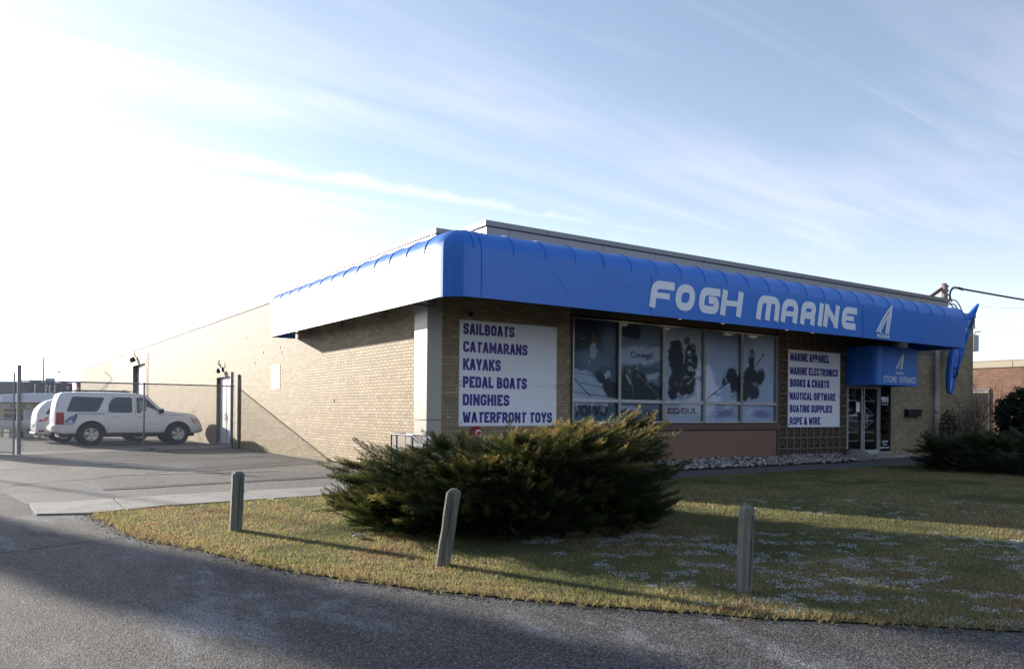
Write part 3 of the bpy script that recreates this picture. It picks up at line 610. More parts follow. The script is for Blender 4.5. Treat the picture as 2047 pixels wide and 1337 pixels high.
# entrance
door_l = [14.12,14.93]; door_r = [14.99,15.80]
ef = MB(); ef.box(14.065,14.118,-.03,.1,.37,3.0); ef.box(15.806,15.90,-.03,.1,.37,3.0); ef.box(16.49,16.56,-.03,.1,.37,3.0)
ef.box(14.118,15.806,-.03,.1,2.50,2.58); ef.box(15.90,16.49,-.03,.1,2.50,2.58); ef.box(15.90,16.49,-.03,.1,.37,.46); ent = ef.build('entrance_frame', M_alum, bld, bevel=.003)
MB().add([(15.9,.0,.46),(16.49,.0,.46),(16.49,.0,2.5),(15.9,.0,2.5)], [(0,1,2,3)]).build('pane', M_glass, ent)
MB().box(14.1,16.5,.09,.1,2.58,3.0).build('header_panel', M_bronze, ent)
for (xa, xb, side_) in ((*door_l, 1), (*door_r, -1)):
    d = MB(); d.box(xa,xa+.055,-.02,.03,.39,2.49); d.box(xb-.055,xb,-.02,.03,.39,2.49); d.box(xa+.055,xb-.055,-.02,.03,.39,.52); d.box(xa+.055,xb-.055,-.02,.03,2.43,2.49)
    dr = d.build('glass_door', M_alumw, bld, bevel=.003)
    MB().add([(xa+.055,.0,.52),(xb-.055,.0,.52),(xb-.055,.0,2.43),(xa+.055,.0,2.43)], [(0,1,2,3)]).build('pane', M_glass, dr)
    g = MB()
    for z in (.80,1.07,1.42,1.60,2.05): g.box(xa+.05,xb-.05,.10,.125,z-.018,z+.018)
    fx = lambda t: (xa+.05+(xb-xa-.1)*t) if side_ > 0 else (xb-.05-(xb-xa-.1)*t)
    for (z0, z1) in ((2.05,2.40),(1.62,2.02),(1.38,1.1)): g.beam((fx(0),.14,z0),(fx(1),.14,z1), .022, .022)
    g.build('security_grille', M_alumw, dr)
    hx = xb-.09 if side_ > 0 else xa+.09
    MB().tube((hx,-.07,1.34),(hx,-.07,1.63),.014).tube((hx,-.07,1.36),(hx,-.02,1.36),.01).tube((hx,-.07,1.61),(hx,-.02,1.61),.01).build('handle', M_alumw, dr)
MB().box(14.60,14.80,-.0035,-.002,1.70,2.0).build('paper_notice', M_white, bld)
b = MB(); b.box(14.2,14.75,.2,.35,1.44,1.52); b.build('shop_goods', mat('goods_teal', (.04,.22,.22), .6), bld); MB().box(14.15,14.3,.2,.35,1.46,1.56).build('shop_goods', mat('goods_orange', (.4,.12,.03), .6), bld)
MB().box(14.05,17.0,.36,.37,.3,3.0).build('interior_backing', M_dark, bld)  # dark sheet standing in for the unlit shop
b = MB()
for z in (.95,1.35,1.75,2.1): b.box(16.32,16.48,.08,.3,z,z+.02)
b.build('interior_shelf', mat('teal_shelf', (.10,.18,.18), .5), bld)
text_mb('901', 15.97,16.37,2.0,2.2,-.004,.05).build('house_number', M_letter, bld)
MB().box(15.98,16.36,-.004,-.0035,1.93,1.965).build('notice_strip', mat('grey_print', (.35,.36,.38), .6), bld)
b = MB(); b.box(16.0,16.32,.01,.05,1.42,1.58); b.box(16.02,16.30,.01,.05,1.12,1.34); b.build('keypad_panel', M_black, bld)
for z, t_, xa, xb in ((.74,'24 HOUR',16.02,16.36),(.645,'VIDEO',16.07,16.31),(.54,'SURVEILLANCE',15.94,16.45)):
    text_mb(t_, xa, xb, z, z+.06, -.004, .03).build('notice_lettering', M_letter, bld)
b = MB(); b.box(14.05,16.76,-.5,-.04,.0,.365); b.build('entrance_step', M_conc, bld, bevel=.012, segs=2)
b = MB(); b.box(14.05,16.6,-.04,.1,.0,.385); b.build('threshold', M_conc, bld)
# side doors
d1 = MB().box(-.06,-.02,15.33,17.23,.36,2.62).build('steel_door', mat('white_door_paint', (.74,.75,.78), .45, var=.05), bld, bevel=.003)
MB().box(-.075,-.055,16.27,16.29,.42,2.60).build('door_seam', M_trim, d1)
MB().tube((-.11,16.16,1.32),(-.11,16.44,1.32),.012).tube((-.11,16.3,1.17),(-.11,16.3,1.47),.014).tube((-.12,16.3,1.32),(-.05,16.3,1.32),.03).build('handle', M_black, d1)
MB().box(-.15,-.02,15.31,17.25,.2,.36).build('door_sill', M_conc, bld)
MB().box(-.06,-.015,15.33,17.23,2.63,2.79).build('door_header', mat('white_door_paint', (.8,.8,.8)), bld)
d2 = MB().box(.04,.1,32.6,36.66,.3,3.75).build('overhead_door', mat('lilac_white_door', (.70,.69,.74), .5), bld); MB().box(.03,.09,32.6,36.66,3.76,4.08).build('door_header', M_cap, d2)
for z in (.9,1.5,2.1,2.7,3.3): MB().box(.03,.045,32.62,36.64,z,z+.012).build('panel_joint', M_trim, d2)
MB().box(-.215,-.2,36.69,36.95,.2,4.35).box(-.215,-.2,32.32,32.57,.2,4.35).box(-.215,-.2,32.57,36.69,4.1,4.35).build('door_surround', mat('cream_surround', (.55,.50,.42), .7), bld)
MB().tube((-.23,31.7,.3),(-.23,31.7,4.6),.014).build('conduit', M_galv, bld)
MB().box(-.32,-.2,39.6,40.3,1.9,2.75).build('meter_box', M_steel, bld)
MB().box(-.212,-.2,9.62,10.47,2.25,2.97).build('wall_plate', mat('white_plate', (.75,.74,.70), .5), bld, bevel=.003)
b = MB()
for (y_, z_) in ((11.3,3.4),(9.6,3.45),(9.45,3.3),(12.2,3.1),(5.2,1.8),(13.2,4.0)): b.box(-.204,-.199,y_,y_+.05,z_,z_+.09)
b.build('wall_spall', M_dark, bld)

# ================================================================ AWNINGS
RO = .50; path = []
def arc_pt(t): a = math.pi + t*math.pi/2; return (-.47+RO*math.cos(a), -1.55+RO*math.sin(a), math.cos(a), math.sin(a))
ribsS = [8.16,7.35,6.61,5.87,5.09,4.33,3.58,2.85,2.07,1.14,.41,-.34,-1.11,-1.55]
for a, c in zip(ribsS, ribsS[1:]):
    for j in range(5): path.append((-.97, a+(c-a)*j/5, -1, 0, math.sin(math.pi*j/5)**1 if c != -1.55 else 0))
for j in range(5): path.append((*arc_pt(j/4), .0))
ribsF = [-.47,-.31]+[ .40+.735*i for i in range(22)]+[17.04]
ribsF = [r for r in ribsF if r < 16.9]+[17.04]
for a, c in zip(ribsF, ribsF[1:]):
    for j in range(1, 6): path.append((a+(c-a)*j/5, -2.05, 0, -1, math.sin(math.pi*j/5)))
AWZ0, AWZ1, AWR, AWH = 3.655, 4.52, .46, .41
prof = [(0, AWZ0, 0)]+[(0, AWZ0+(AWZ1-AWZ0)*t, 0) for t in (.25,.5,.75,1)]+[(AWR*(1-math.cos(math.radians(a))), AWZ1+AWH*math.sin(math.radians(a)), math.sin(math.radians(a*2)) if a < 90 else .0) for a in range(9, 91, 9)]
nP = len(prof); b = MB(); vs = []; fs = []
for i, (x, y, nx, ny, sg) in enumerate(path):
    for (ins, z, wgt) in prof:
        sw = sg*.010*(wgt if wgt > 0 else 0) ; wv = .004*noise.noise(Vector((x*.9, y*.9, z*1.3)))
        d = ins+sw*.7+wv
        if ins == AWR: d = AWR
        vs.append((x-nx*d, y-ny*d, z-sw*.7))
fs = [(i*nP+j, (i+1)*nP+j, (i+1)*nP+j+1, i*nP+j+1) for i in range(len(path)-1) for j in range(nP-1)]
awn = thing('awning', (0,0,0), 'large blue fabric awning with rounded corner wrapping two sides of the brick store', 'awning')
b = MB(); b.add(vs, fs); me = b.mesh('canopy'); link('canopy', me, M_blue, awn, smooth=True); me.set_sharp_from_angle(angle=math.radians(19))
# flat top to the wall
top = [(path[i][0]-path[i][2]*AWR, path[i][1]-path[i][3]*AWR) for i in range(len(path))]
b = MB(); b.add([(x, y, AWZ1+AWH) for x, y in top]+[(17.04,-.26,4.99),(-.236,-.26,4.99),(-.236,8.16,4.99)], [tuple(range(len(top)+3))]); b.build('canopy_top', M_blue, awn)
endp = [(0,AWZ0)]+[(p[0], p[1]) for p in prof[1:]]+[(.735,4.99),(.735,AWZ0)]
MB().add([(-.97+d, 8.16, z) for d, z in endp], [tuple(range(len(endp)))]).build('end_panel', M_blue, awn)
endp = [(0,AWZ0)]+[(p[0], p[1]) for p in prof[1:]]+[(1.79,4.99),(1.79,AWZ0)]
MB().add([(17.038, -2.05+d, z) for d, z in endp], [tuple(range(len(endp)))]).build('end_panel', M_blue, awn)
def rib_at(x, y, nx, ny):
    pts = [(x-nx*(p[0]-.004), y-ny*(p[0]-.004), p[1]+.003) for p in prof[4:]]
    MB().path(pts, .011, 5).build('rib', M_blue, awn, smooth=True)
for yy in ribsS[:-1]: rib_at(-.97, yy, -1, 0)
for xx in ribsF: rib_at(xx, -2.05, 0, -1)
b = MB()
for xx in (-.31, 3.9, 11.62): b.box(xx-.006, xx+.006, -2.056, -2.048, AWZ0, AWZ1)
b.build('seam', M_bluedark, awn)
b = MB()
pl = [(p[0]-p[2]*.02, p[1]-p[3]*.02, AWZ0+.01) for p in path[::2]]
b.path(pl, .02, 5); b.build('bottom_rail', mat('rail_blue', (.03,.05,.12), .5), awn)
for yy in (7.0,4.7,2.2,-.2):
    b = MB(); b.beam((-.2,yy,3.70),(-.93,yy,3.70),.04,.04); b.beam((-.90,yy,3.72),(-.90,yy,4.5),.035,.035); b.beam((-.24,yy,3.72),(-.24,yy,4.5),.035,.035); b.build('bracket', mat('bracket_metal', (.30,.27,.23), .5, .4), awn)
for xx in (1.4,5,8.6,12.2,16.9):
    b = MB(); b.beam((xx,-.05,3.98),(xx,-2.0,3.98),.04,.04); b.beam((xx,-1.98,3.70),(xx,-1.98,4.5),.035,.035); b.build('bracket', mat('bracket_metal', (.3,.27,.23)), awn)
MB().beam((17.1,-.06,3.2),(17.1,-.06,3.72),.05,.05).beam((17.08,-.1,3.25),(17.08,-.5,3.66),.03,.03).build('bracket', M_alumw, awn)
for k, (P, w_) in enumerate((([(1.2,4.45),(1.32,4.3),(1.55,4.05),(1.72,3.92)],.012),([(.75,4.55),(1.4,4.50),(1.75,4.38),(2.1,4.46)],.008),([(2.2,4.5),(2.45,4.3),(2.6,4.34),(2.9,4.12)],.010),([(2.9,4.5),(3.1,4.25),(3.3,4.15),(3.42,3.9)],.009),([(3.0,4.1),(3.15,4.2),(3.3,4.0)],.007),([(2.0,4.42),(2.5,4.48),(2.8,4.40)],.007))):
    MB().ribbon(P, w_*.45, -2.0562-.0002*k).build('scratch', mat('awning_scuff', (.0115,.150,.57), .6), awn)
# main lettering
def arcpts(P, r, n=5):
    o = [Vector(P[0])]
    for a, c, d in zip(P, P[1:], P[2:]):
        a, c, d = Vector(a), Vector(c), Vector(d)
        if len(P) and r > 0:
            rr_ = min(r, (a-c).length*.48, (d-c).length*.48); u = (a-c).normalized(); v = (d-c).normalized(); p0 = c+u*rr_; p1 = c+v*rr_
            for i in range(n+1):
                t = i/n; o.append((1-t)**2*p0+2*t*(1-t)*c+t*t*p1)
        else: o.append(c)
    o.append(Vector(P[-1])); return o
LET = dict(F=(3.83,4.60),O=(4.57,5.26),G=(5.30,6.05),H=(6.02,6.83),M=(7.26,8.19),A=(8.17,8.90),R=(8.92,9.60),I=(9.63,9.86),N=(9.86,10.58),E=(10.62,11.36))
ZB, ZT = 3.83, 4.41; Hh = ZT-ZB; SH = .10
for ch, (xa, xb) in LET.items():
    t = .172; w = xb-xa-SH-t; h = Hh-t; b = MB(); Y = -2.0585; ox = xa+t/2; oz = ZB+t/2; k = 0
    cnt = [0]
    def st(P, r=0, closed=False, tt=t):
        P = [Vector((p[0]*w, p[1]*h)) for p in P]
        Q = arcpts(P, r) if r else P
        if closed:
            P2 = P; Q = []
            n = len(P2)
            for i in range(n):
                a, c, d = P2[i-1], P2[i], P2[(i+1) % n]; u = (a-c).normalized(); v = (d-c).normalized()
                for j in range(7): s_ = j/6; Q.append((1-s_)**2*(c+u*r)+2*s_*(1-s_)*c+s_*s_*(c+v*r))
        Q = [(ox+q.x+(q.y+t/2)/Hh*SH, oz+q.y) for q in Q]
        b.ribbon(Q, tt, Y-.0008*cnt[0], closed); cnt[0] += 1
    e0, e1 = -t/2/h, 1+t/2/h; ew = t/2/max(w,.01)
    if ch == 'F': st([(0,e0),(0,1),(1+ew,1)], .16); st([(0.1,.44),(.95,.44)], tt=.125)
    if ch == 'O': st([(0,0),(0,1),(1,1),(1,0)], .2, True)
    if ch == 'G': st([(1+ew,1),(0,1),(0,0),(1,0),(1,.54),(.45,.54)], .16)
    if ch == 'H': st([(0,e0),(0,e1)]); st([(1,e0),(1,e1)]); st([(0.05,.5),(.95,.5)], tt=.125)
    if ch == 'M': st([(0,e0),(0,1),(1,1),(1,e0)], .2); st([(.5,e0),(.5,1)])
    if ch == 'A': st([(0,e0),(0,1),(1,1),(1,e0)], .2); st([(0,.32),(1,.32)], tt=.12)
    if ch == 'R': st([(0,e0),(0,1),(1,1),(1,.36),(.20,.36)], .16); st([(1,.34),(1,e0)])
    if ch == 'I': w = 0.001; ox = xa+t/2; st([(0,e0),(0,e1)])
    if ch == 'N': st([(0,e0),(0,e1)]); st([(1,e0),(1,e1)]); st([(0,.98),(1,.02)])
    if ch == 'E': st([(1+ew,1),(0,1),(0,0),(1+ew,0)], .16); st([(0.1,.5),(.95,.5)], tt=.125)
    # strokes at slightly different depths
    b.build('letter', M_letter, awn)
# sail emblem
OUT = [(400,975),(480,800),(580,610),(680,450),(770,330),(850,240),(825,560),(790,800),(755,1040),(712,1040),(740,800),(770,560),(790,395),(720,480),(640,610),(550,780),(455,970)]
INN = [(470,975),(560,800),(650,640),(720,530),(780,430),(760,600),(730,820),(700,1040),(650,1035),(680,820),(710,620),(640,760),(580,870),(530,965),(612,1032)]
def emblem(xa, xb, za, zb, Y, m, parent, axis='y', flip=False):
    for k, P in enumerate((OUT, INN)):
        Q = [((x-400)/450, (975-(y-.16*(x-400)))/807) for x, y in P]
        Q = [(xa+(xb-xa)*u, za+(zb-za)*v) for u, v in Q]
        MB().add([(u, Y-.0003*k, v) for u, v in Q], [tuple(range(len(Q)))]).build('emblem', m, parent)
emblem(12.22, 13.02, 3.84, 4.66, -2.062, M_letter, awn)
text_mb('FOGH', 12.28, 12.86, 3.70, 3.80, -2.062, .04).build('lettering', M_letter, awn)
# entrance awning
ea = thing('entrance_awning', (14.05, 0, 2.5), 'small dark blue box awning reading STORE ENTRANCE over the glass doors', 'awning')
ring = [(0,0),(0,-.80)]+[(.25-.25*math.cos(math.radians(a)), -.80-.25*math.sin(math.radians(a))) for a in range(15, 91, 15)]+[(2.15,-1.05),(2.15,0)]
b = MB(); vs = [(x, y, 0) for x, y in ring]+[(x, y, 1.15) for x, y in ring]; n = len(ring)
b.add(vs, [(i, i+1, n+i+1, n+i) for i in range(n-1)]); b.build('canopy', M_blue, ea)
MB().add([(x, y, 1.15) for x, y in ring], [tuple(range(n))]).build('canopy_top', M_bluedark, ea)
b = MB(); b.box(-.004,.0,-.4,-.39,0,1.1); b.build('seam', M_blue, ea)
emblem(.90, 1.36, .50, .98, -1.056, M_letter, ea); text_mb('FOGH', .92, 1.32, .33, .41, -1.056, .03).build('lettering', M_letter, ea)
text_mb('STORE', .26, .98, .08, .27, -1.056, .01).build('lettering', M_letter, ea); text_mb('ENTRANCE', 1.12, 2.02, .08, .27, -1.056, .01).build('lettering', M_letter, ea)

# ================================================================ SIGNS AND WALL FITTINGS
ST_ = [(0,0),(0,1)]
GLY = {'A':(1,[([(0,0),(.42,1),(.58,1),(1,0)],0),([(.2,.27),(.8,.27)],0)]),'B':(1,[(ST_,0),([(0,1),(.92,1),(.92,.54),(0,.54)],.3),([(0,.50),(1,.50),(1,0),(0,0)],.3)]),
 'C':(1,[([(1,.68),(1,1),(0,1),(0,0),(1,0),(1,.32)],.5)]),'D':(1,[(ST_,0),([(0,1),(1,1),(1,0),(0,0)],.5)]),'E':(.82,[(ST_,0),([(0,1),(1,1)],0),([(0,.5),(.9,.5)],0),([(0,0),(1,0)],0)]),
 'F':(.82,[(ST_,0),([(0,1),(1,1)],0),([(0,.5),(.9,.5)],0)]),'G':(1,[([(1,.70),(1,1),(0,1),(0,0),(1,0),(1,.46),(.55,.46)],.4)]),'H':(1,[(ST_,0),([(1,0),(1,1)],0),([(0,.5),(1,.5)],0)]),
 'I':(0,[(ST_,0)]),'K':(1.05,[(ST_,0),([(.98,1),(.15,.46)],0),([(.38,.60),(1,0)],0)]),'L':(.78,[(ST_,0),([(0,0),(1,0)],0)]),'M':(1.45,[(ST_,0),([(.03,1),(.5,.25),(.97,1)],0),([(1,0),(1,1)],0)]),
 'N':(1.05,[(ST_,0),([(.02,1),(.98,0)],0),([(1,0),(1,1)],0)]),'O':(1.02,[([(0,0),(0,1),(1,1),(1,0)],'c')]),'P':(.95,[(ST_,0),([(0,1),(1,1),(1,.44),(0,.44)],.35)]),'R':(1,[(ST_,0),([(0,1),(.96,1),(.96,.46),(0,.46)],.35),([(.5,.44),(1,0)],0)]),
 'S':(.95,[([(1,.70),(1,1),(0,1),(0,.54),(1,.46),(1,0),(0,0),(0,.30)],.35)]),'T':(.92,[([(0,1),(1,1)],0),([(.5,.96),(.5,0)],0)]),'U':(1,[([(0,1),(0,0),(1,0),(1,1)],.5)]),'V':(1,[([(0,1),(.42,0),(.58,0),(1,1)],0)]),
 'W':(1.6,[([(0,1),(.22,0),(.30,0),(.5,.85),(.70,0),(.78,0),(1,1)],0)]),'X':(1,[([(0,0),(1,1)],0),([(0,1),(1,0)],0)]),'Y':(1,[([(0,1),(.5,.42)],0),([(1,1),(.5,.42)],0),([(.5,.46),(.5,0)],0)]),
 '&':(1.2,[([(1,0),(.22,.72),(.22,1),(.72,1),(.72,.70),(0,.34),(0,0),(.62,0),(1,.42)],.18)]),'0':(.95,[([(0,0),(0,1),(1,1),(1,0)],'c')]),'9':(.95,[([(1,.0),(1,1),(0,1),(0,.45),(1,.45)],.4)]),'1':(.1,[(ST_,0)])}
def block_text(txt, x0, x1, z0, z1, Y, tk=.245):
    h = z1-z0; t = tk*h; gap = .055*h; cw = .33*h; sp = .26*h
    tot = sum(sp if c == ' ' else cw*GLY[c][0]+t+gap for c in txt)-gap; f = (x1-x0)/tot; b = MB(); x = x0
    for c in txt:
        if c == ' ': x += sp*f; continue
        w = cw*GLY[c][0]*f+t*(f-1); hh = h-t
        for k, (P, r) in enumerate(GLY[c][1]):
            Q = [Vector((p[0]*w, p[1]*hh)) for p in P]
            if r == 'c':
                o = []; rr = min(w*.5, hh*.3)
                for q in range(len(Q)):
                    a, c_, d = Q[q-1], Q[q], Q[(q+1) % len(Q)]; u = (a-c_).normalized(); v = (d-c_).normalized()
                    for j in range(6):
                        s_ = j/5; pt = (1-s_)**2*(c_+u*rr)+2*s_*(1-s_)*c_+s_*s_*(c_+v*rr)
                        if not o or (pt-o[-1]).length > .002: o.append(pt)
                if (o[0]-o[-1]).length < .002: o.pop()
                b.ribbon([(x+t/2+q.x, z0+t/2+q.y) for q in o], t, Y-.0005*k, True); continue
            def ext(a, e):      # a: end point (normalised), extend ends on the box border
                d = (Q[0]-Q[1]) if e == 0 else (Q[-1]-Q[-2]); d.normalize(); q = Q[0] if e == 0 else Q[-1]
                if (a[1] in (0, 1) and abs(d.y) > .5) or (a[0] == 1 and abs(d.x) > .8): return q+d*t/2*min(1.3, 1/max(abs(d.y), abs(d.x)))
                return q
            s0_, s1_ = ext(P[0], 0), ext(P[-1], 1); Q = [s0_]+Q[1:-1]+[s1_]
            if r: Q = arcpts(Q, max(.25, r)*min(w, hh)+t*.25, 4)
            b.ribbon([(x+t/2+q.x, z0+t/2+q.y) for q in Q], t, Y-.0005*k)
        x += w+t+gap*f
    return b
def board(name, x0, x1, z0, z1, lines, label, split):
    t = thing(name, (x0, -.004, z0), label, 'sign'); W_, H_ = x1-x0, z1-z0
    MB().box(0, W_, -.018, -.0, split-z0+.002, H_).build('panel', M_white, t, bevel=.002); MB().box(0, W_, -.018, 0, 0, split-z0-.002).build('panel', M_white, t, bevel=.002)
    for (tx, xa, xb, za, zb) in lines: block_text(tx, xa-x0, xb-x0, za-z0, zb-z0, -.0205).build('lettering', M_purple, t)
    for (px_, pz) in ((.06,.06),(W_-.06,.06),(.06,H_-.06),(W_-.06,H_-.06),(.04,split-z0+.04),(.04,split-z0-.04),(W_-.04,split-z0+.04),(W_-.04,split-z0-.04)):
        MB().lathe([(.014,-.024),(.014,-.018)], (px_,0,pz), 8, 'y').build('screw', M_black, t)
board('hanging_sign', .43, 2.97, 1.30, 3.51, [('SAILBOATS',.52,1.81,3.21,3.44),('CATAMARANS',.52,2.16,2.84,3.07),('KAYAKS',.52,1.46,2.47,2.71),('PEDAL BOATS',.52,2.15,2.10,2.34),('DINGHIES',.52,1.69,1.73,1.97),('WATERFRONT TOYS',.52,2.85,1.37,1.60)], 'white wall sign listing SAILBOATS to WATERFRONT TOYS beside the corner column', 2.18)
board('wall_sign', 11.25, 13.72, 1.24, 3.45, [('MARINE APPAREL',11.32,13.17,3.13,3.36),('MARINE ELECTRONICS',11.32,13.61,2.74,2.96),('BOOKS & CHARTS',11.32,13.18,2.39,2.62),('NAUTICAL GIFTWARE',11.32,13.50,2.02,2.24),('BOATING SUPPLIES',11.32,13.34,1.66,1.88),('ROPE & WIRE',11.32,12.76,1.31,1.53)], 'white sign listing MARINE APPAREL to ROPE & WIRE on the breeze block screen', 2.16)
t = thing('security_camera', (.68,0,3.62), 'small dome security camera above the SAILBOATS sign', 'camera')
MB().lathe([(.085,0),(.085,-.03),(.07,-.05)], (0,0,0), 16, 'y').build('housing', mat('putty_plastic', (.4,.38,.34), .5), t); MB().lathe([(.062,-.05),(.05,-.09),(.02,-.11)], (0,0,0), 14, 'y').build('lens_dome', M_black, t, smooth=True)
t = thing('fire_alarm_bell', (.86,0,1.15), 'round red fire bell on the brick below the SAILBOATS sign', 'bell')
MB().lathe([(.14,-.02),(.145,-.05),(.12,-.09),(.06,-.11),(.01,-.115)], (0,0,0), 24, 'y').build('gong', M_red, t, smooth=True); MB().lathe([(.05,-.112),(.05,-.14)], (0,0,0), 12, 'y').build('hub', M_redl, t)
MB().lathe([(.07,-.116),(.08,-.118),(.08,-.114)], (0,0,0), 16, 'y').build('badge', M_letter, t); MB().tube((.1,-.05,.0),(.2,-.03,.0),.02).build('fitting', M_black, t)
t = thing('mailbox', (17.73,0,1.56), 'black wall mounted mailbox right of the entrance', 'mailbox')
MB().box(-.42,.42,-.14,-.0,0,.24).build('box', M_black, t, bevel=.02, segs=2); MB().box(-.43,.43,-.155,-.005,.17,.25).build('lid', M_black, t, bevel=.015)
for x in (-.2,.2): MB().path([(x,-.05,0),(x,-.06,-.1),(x,-.10,-.13),(x,-.12,-.09)], .008, 5).build('hook', M_black, t)
def floodlight(name, y, z, label, s=1):
    t = thing(name, (-.2,y,z), label, 'floodlight', 'floodlights above the side doors')
    MB().box(-.06,0,-.08*s,.08*s,-.1,.06).build('base', M_black, t)
    h = MB(); h.box(-.42*s,-.14,-.17*s,.17*s,-.14*s,.14*s); o = h.build('housing', M_black, t, bevel=.02); o.rotation_euler = (0, math.radians(-25), 0)
    g = MB(); g.box(-.43*s,-.422*s,-.15*s,.15*s,-.12*s,.10*s); o = g.build('lens', M_clear, t); o.rotation_euler = (0, math.radians(-25), 0)
    MB().path([(-.06,0,.05),(-.16,.05,.2),(-.1,.1,.32)], .018, 5).path([(-.06,0,.05),(-.14,-.08,.22)], .015, 5).build('sensor_arm', M_black, t)
floodlight('floodlight', 16.35, 3.12, 'black floodlight on the tan brick above the white steel door', .62)
floodlight('floodlight', 35.3, 4.50, 'black floodlight above the tall recessed overhead door', .95)
for i, (x, z) in enumerate(((5.9,3.98),(7.4,3.98),(9.9,3.98),(11.0,3.98))):
    t = thing('soffit_lamp', (x,-1.0,z), 'round glass soffit lamp under the blue awning, '+('leftmost of the four','second from the left','third from the left','rightmost of the four')[i], 'lamp', 'soffit lamps under the awning')
    MB().lathe([(.17,.0),(.18,-.04)], (0,0,0), 18).build('rim', M_alumw, t); MB().lathe([(.165,-.04),(.14,-.10),(.07,-.15),(.01,-.16)], (0,0,0), 18).build('dome', M_lit, t, smooth=True)

# ================================================================ FENCE
def chain_mesh(b, x0, x1, z0, z1, zf, pitch=.072, w=.0050, P=None):
    """diamond wire between two ends along local x; P maps (x, z) to 3D"""
    H_ = z1-z0; n = int((x1-x0+H_)/pitch)
    for sgn in (1, -1):
        for i in range(n+1):
            if sgn > 0: a = (x0-H_+i*pitch, z0); c = (x0+i*pitch, z1)
            else: a = (x0+i*pitch, z0); c = (x0-H_+i*pitch, z1)
            # clip to [x0,x1]
            (ax, az), (cx_, cz_) = a, c
            if ax > cx_: ax, az, cx_, cz_ = cx_, cz_, ax, az
            if cx_ <= x0 or ax >= x1: continue
            m_ = (cz_-az)/(cx_-ax)
            if ax < x0: az += (x0-ax)*m_; ax = x0
            if cx_ > x1: cz_ -= (cx_-x1)*m_; cx_ = x1
            if cx_-ax < .01: continue
            p = Vector(P(ax, az)); q = Vector(P(cx_, cz_)); b.tube(p, q, w, 3, caps=False)
    return b
def fence_run(name, a, c, zt, label, posts, cat='fence', rail=True, boxed=False, foot=.06):
    a = Vector((*a, gz(*a))); c = Vector((*c, gz(*c))); t = thing(name, a, label, cat); L_ = (c.xy-a.xy).length; d = (c-a); d.z = 0; d.normalize(); dz = c.z-a.z
    P = lambda x, z: (d.x*x, d.y*x, z+dz*x/L_)
    if rail: MB().tube(P(0,zt), P(L_,zt), .022, 8).build('top_rail', M_galv, t, smooth=True)
    if boxed:
        MB().tube(P(.0,foot), P(L_,foot), .02, 8).build('bottom_rail', M_galv, t, smooth=True); MB().tube(P(0,zt*.5), P(L_,zt*.5), .02, 8).build('middle_rail', M_galv, t, smooth=True)
    b = MB(); chain_mesh(b, .05, L_-.05, foot, zt, 0, P=P); b.build('wire_mesh', M_wire, t)
    for (x, h, r) in posts:
        MB().tube(P(x,-.05), P(x,h), r, 12).lathe([(r*1.12,h),(r*1.12,h+.03),(r*.5,h+.05)], P(x,0), 12).build('post', M_galv, t, smooth=True)
        b = MB()
        if r > .035:
            for k in range(8): z = .25+k*.3; b.tube(P(x+r*.9,z), P(x+r+.05,z), .006, 5)
            b.tube(P(x+r+.05,.1), P(x+r+.05,zt-.05), .007, 5); b.build('tension_band', M_galv, t)
    return t
fence_run('chain_link_fence', (-6.78,13.14), (-.27,14.45), 2.17, 'chain link fence with heavy end posts in front of the parked white cars', [(0,2.58,.055),(6.55,2.62,.055),(3.55,2.17,.03)])
fence_run('chain_link_gate', (-6.90,13.0), (-9.7,17.5), 2.1, 'open chain link gate leaf at the left edge of the lot', [(.02,2.35,.024),(2.6,2.1,.02)], 'gate', boxed=True)
t = thing('steel_post', (-.24,14.05,gz(-.24,14.05)), 'slim galvanised post against the tan brick wall next to the fence end', 'post')
MB().tube((0,0,0),(0,0,2.55), .035, 10).build('tube', M_galv, t, smooth=True)
b = MB()
for k in range(8): b.tube((0,-.02,.2+k*.3),(0,-.11,.2+k*.3),.006,5)
b.tube((0,-.10,.1),(0,-.10,2.4),.006,5).build('tension_band', M_galv, t)
# the second run of mesh and its rail on the camera side of the post, dropping to the wall foot
# wire cage by the corner column
t = thing('wire_cart', (-.60,.22,gz(-.6,.22)), 'galvanised wire mesh cart standing against the corner column', 'cart')
b = MB(); Xa, Xb, Ya, Yb = -.16, .16, -.95, .45
fr_ = [((Xa,Ya,.75),(Xb,Ya,.75)),((Xa,Yb,.92),(Xb,Yb,.92)),((Xa,Ya,.75),(Xa,Ya+.45,.92)),((Xb,Ya,.75),(Xb,Ya+.45,.92)),((Xa,Ya+.45,.92),(Xa,Yb,.92)),((Xb,Ya+.45,.92),(Xb,Yb,.92))]
for p, q in fr_: b.tube(p, q, .02, 8)
for x in (Xa, Xb):
    for y in (Ya, Ya+.45, Yb-.25, Yb): b.tube((x,y,.0),(x,y,.92 if y > Ya else .75), .017, 8)
    b.tube((x,Ya,.12),(x,Yb,.12),.015,6)
for y in (Ya, Yb): b.tube((Xa,y,.12),(Xb,y,.12),.015,6)
b.build('frame', mat('blue_grey_steel', (.05,.065,.11), .6, .2), t, smooth=True)
b = MB()
for x in (Xa, Xb): chain_mesh(b, Ya+.45, Yb, .12, .90, 0, .05, .003, P=lambda u, z, x=x: (x, u, z)); chain_mesh(b, Ya, Ya+.45, .12, .76, 0, .05, .003, P=lambda u, z, x=x: (x, u, z))
chain_mesh(b, Xa, Xb, .12, .90, 0, .05, .003, P=lambda u, z: (u, Yb, z)); chain_mesh(b, Xa, Xb, .12, .74, 0, .05, .003, P=lambda u, z: (u, Ya, z)); b.build('wire_mesh', M_wire, t)

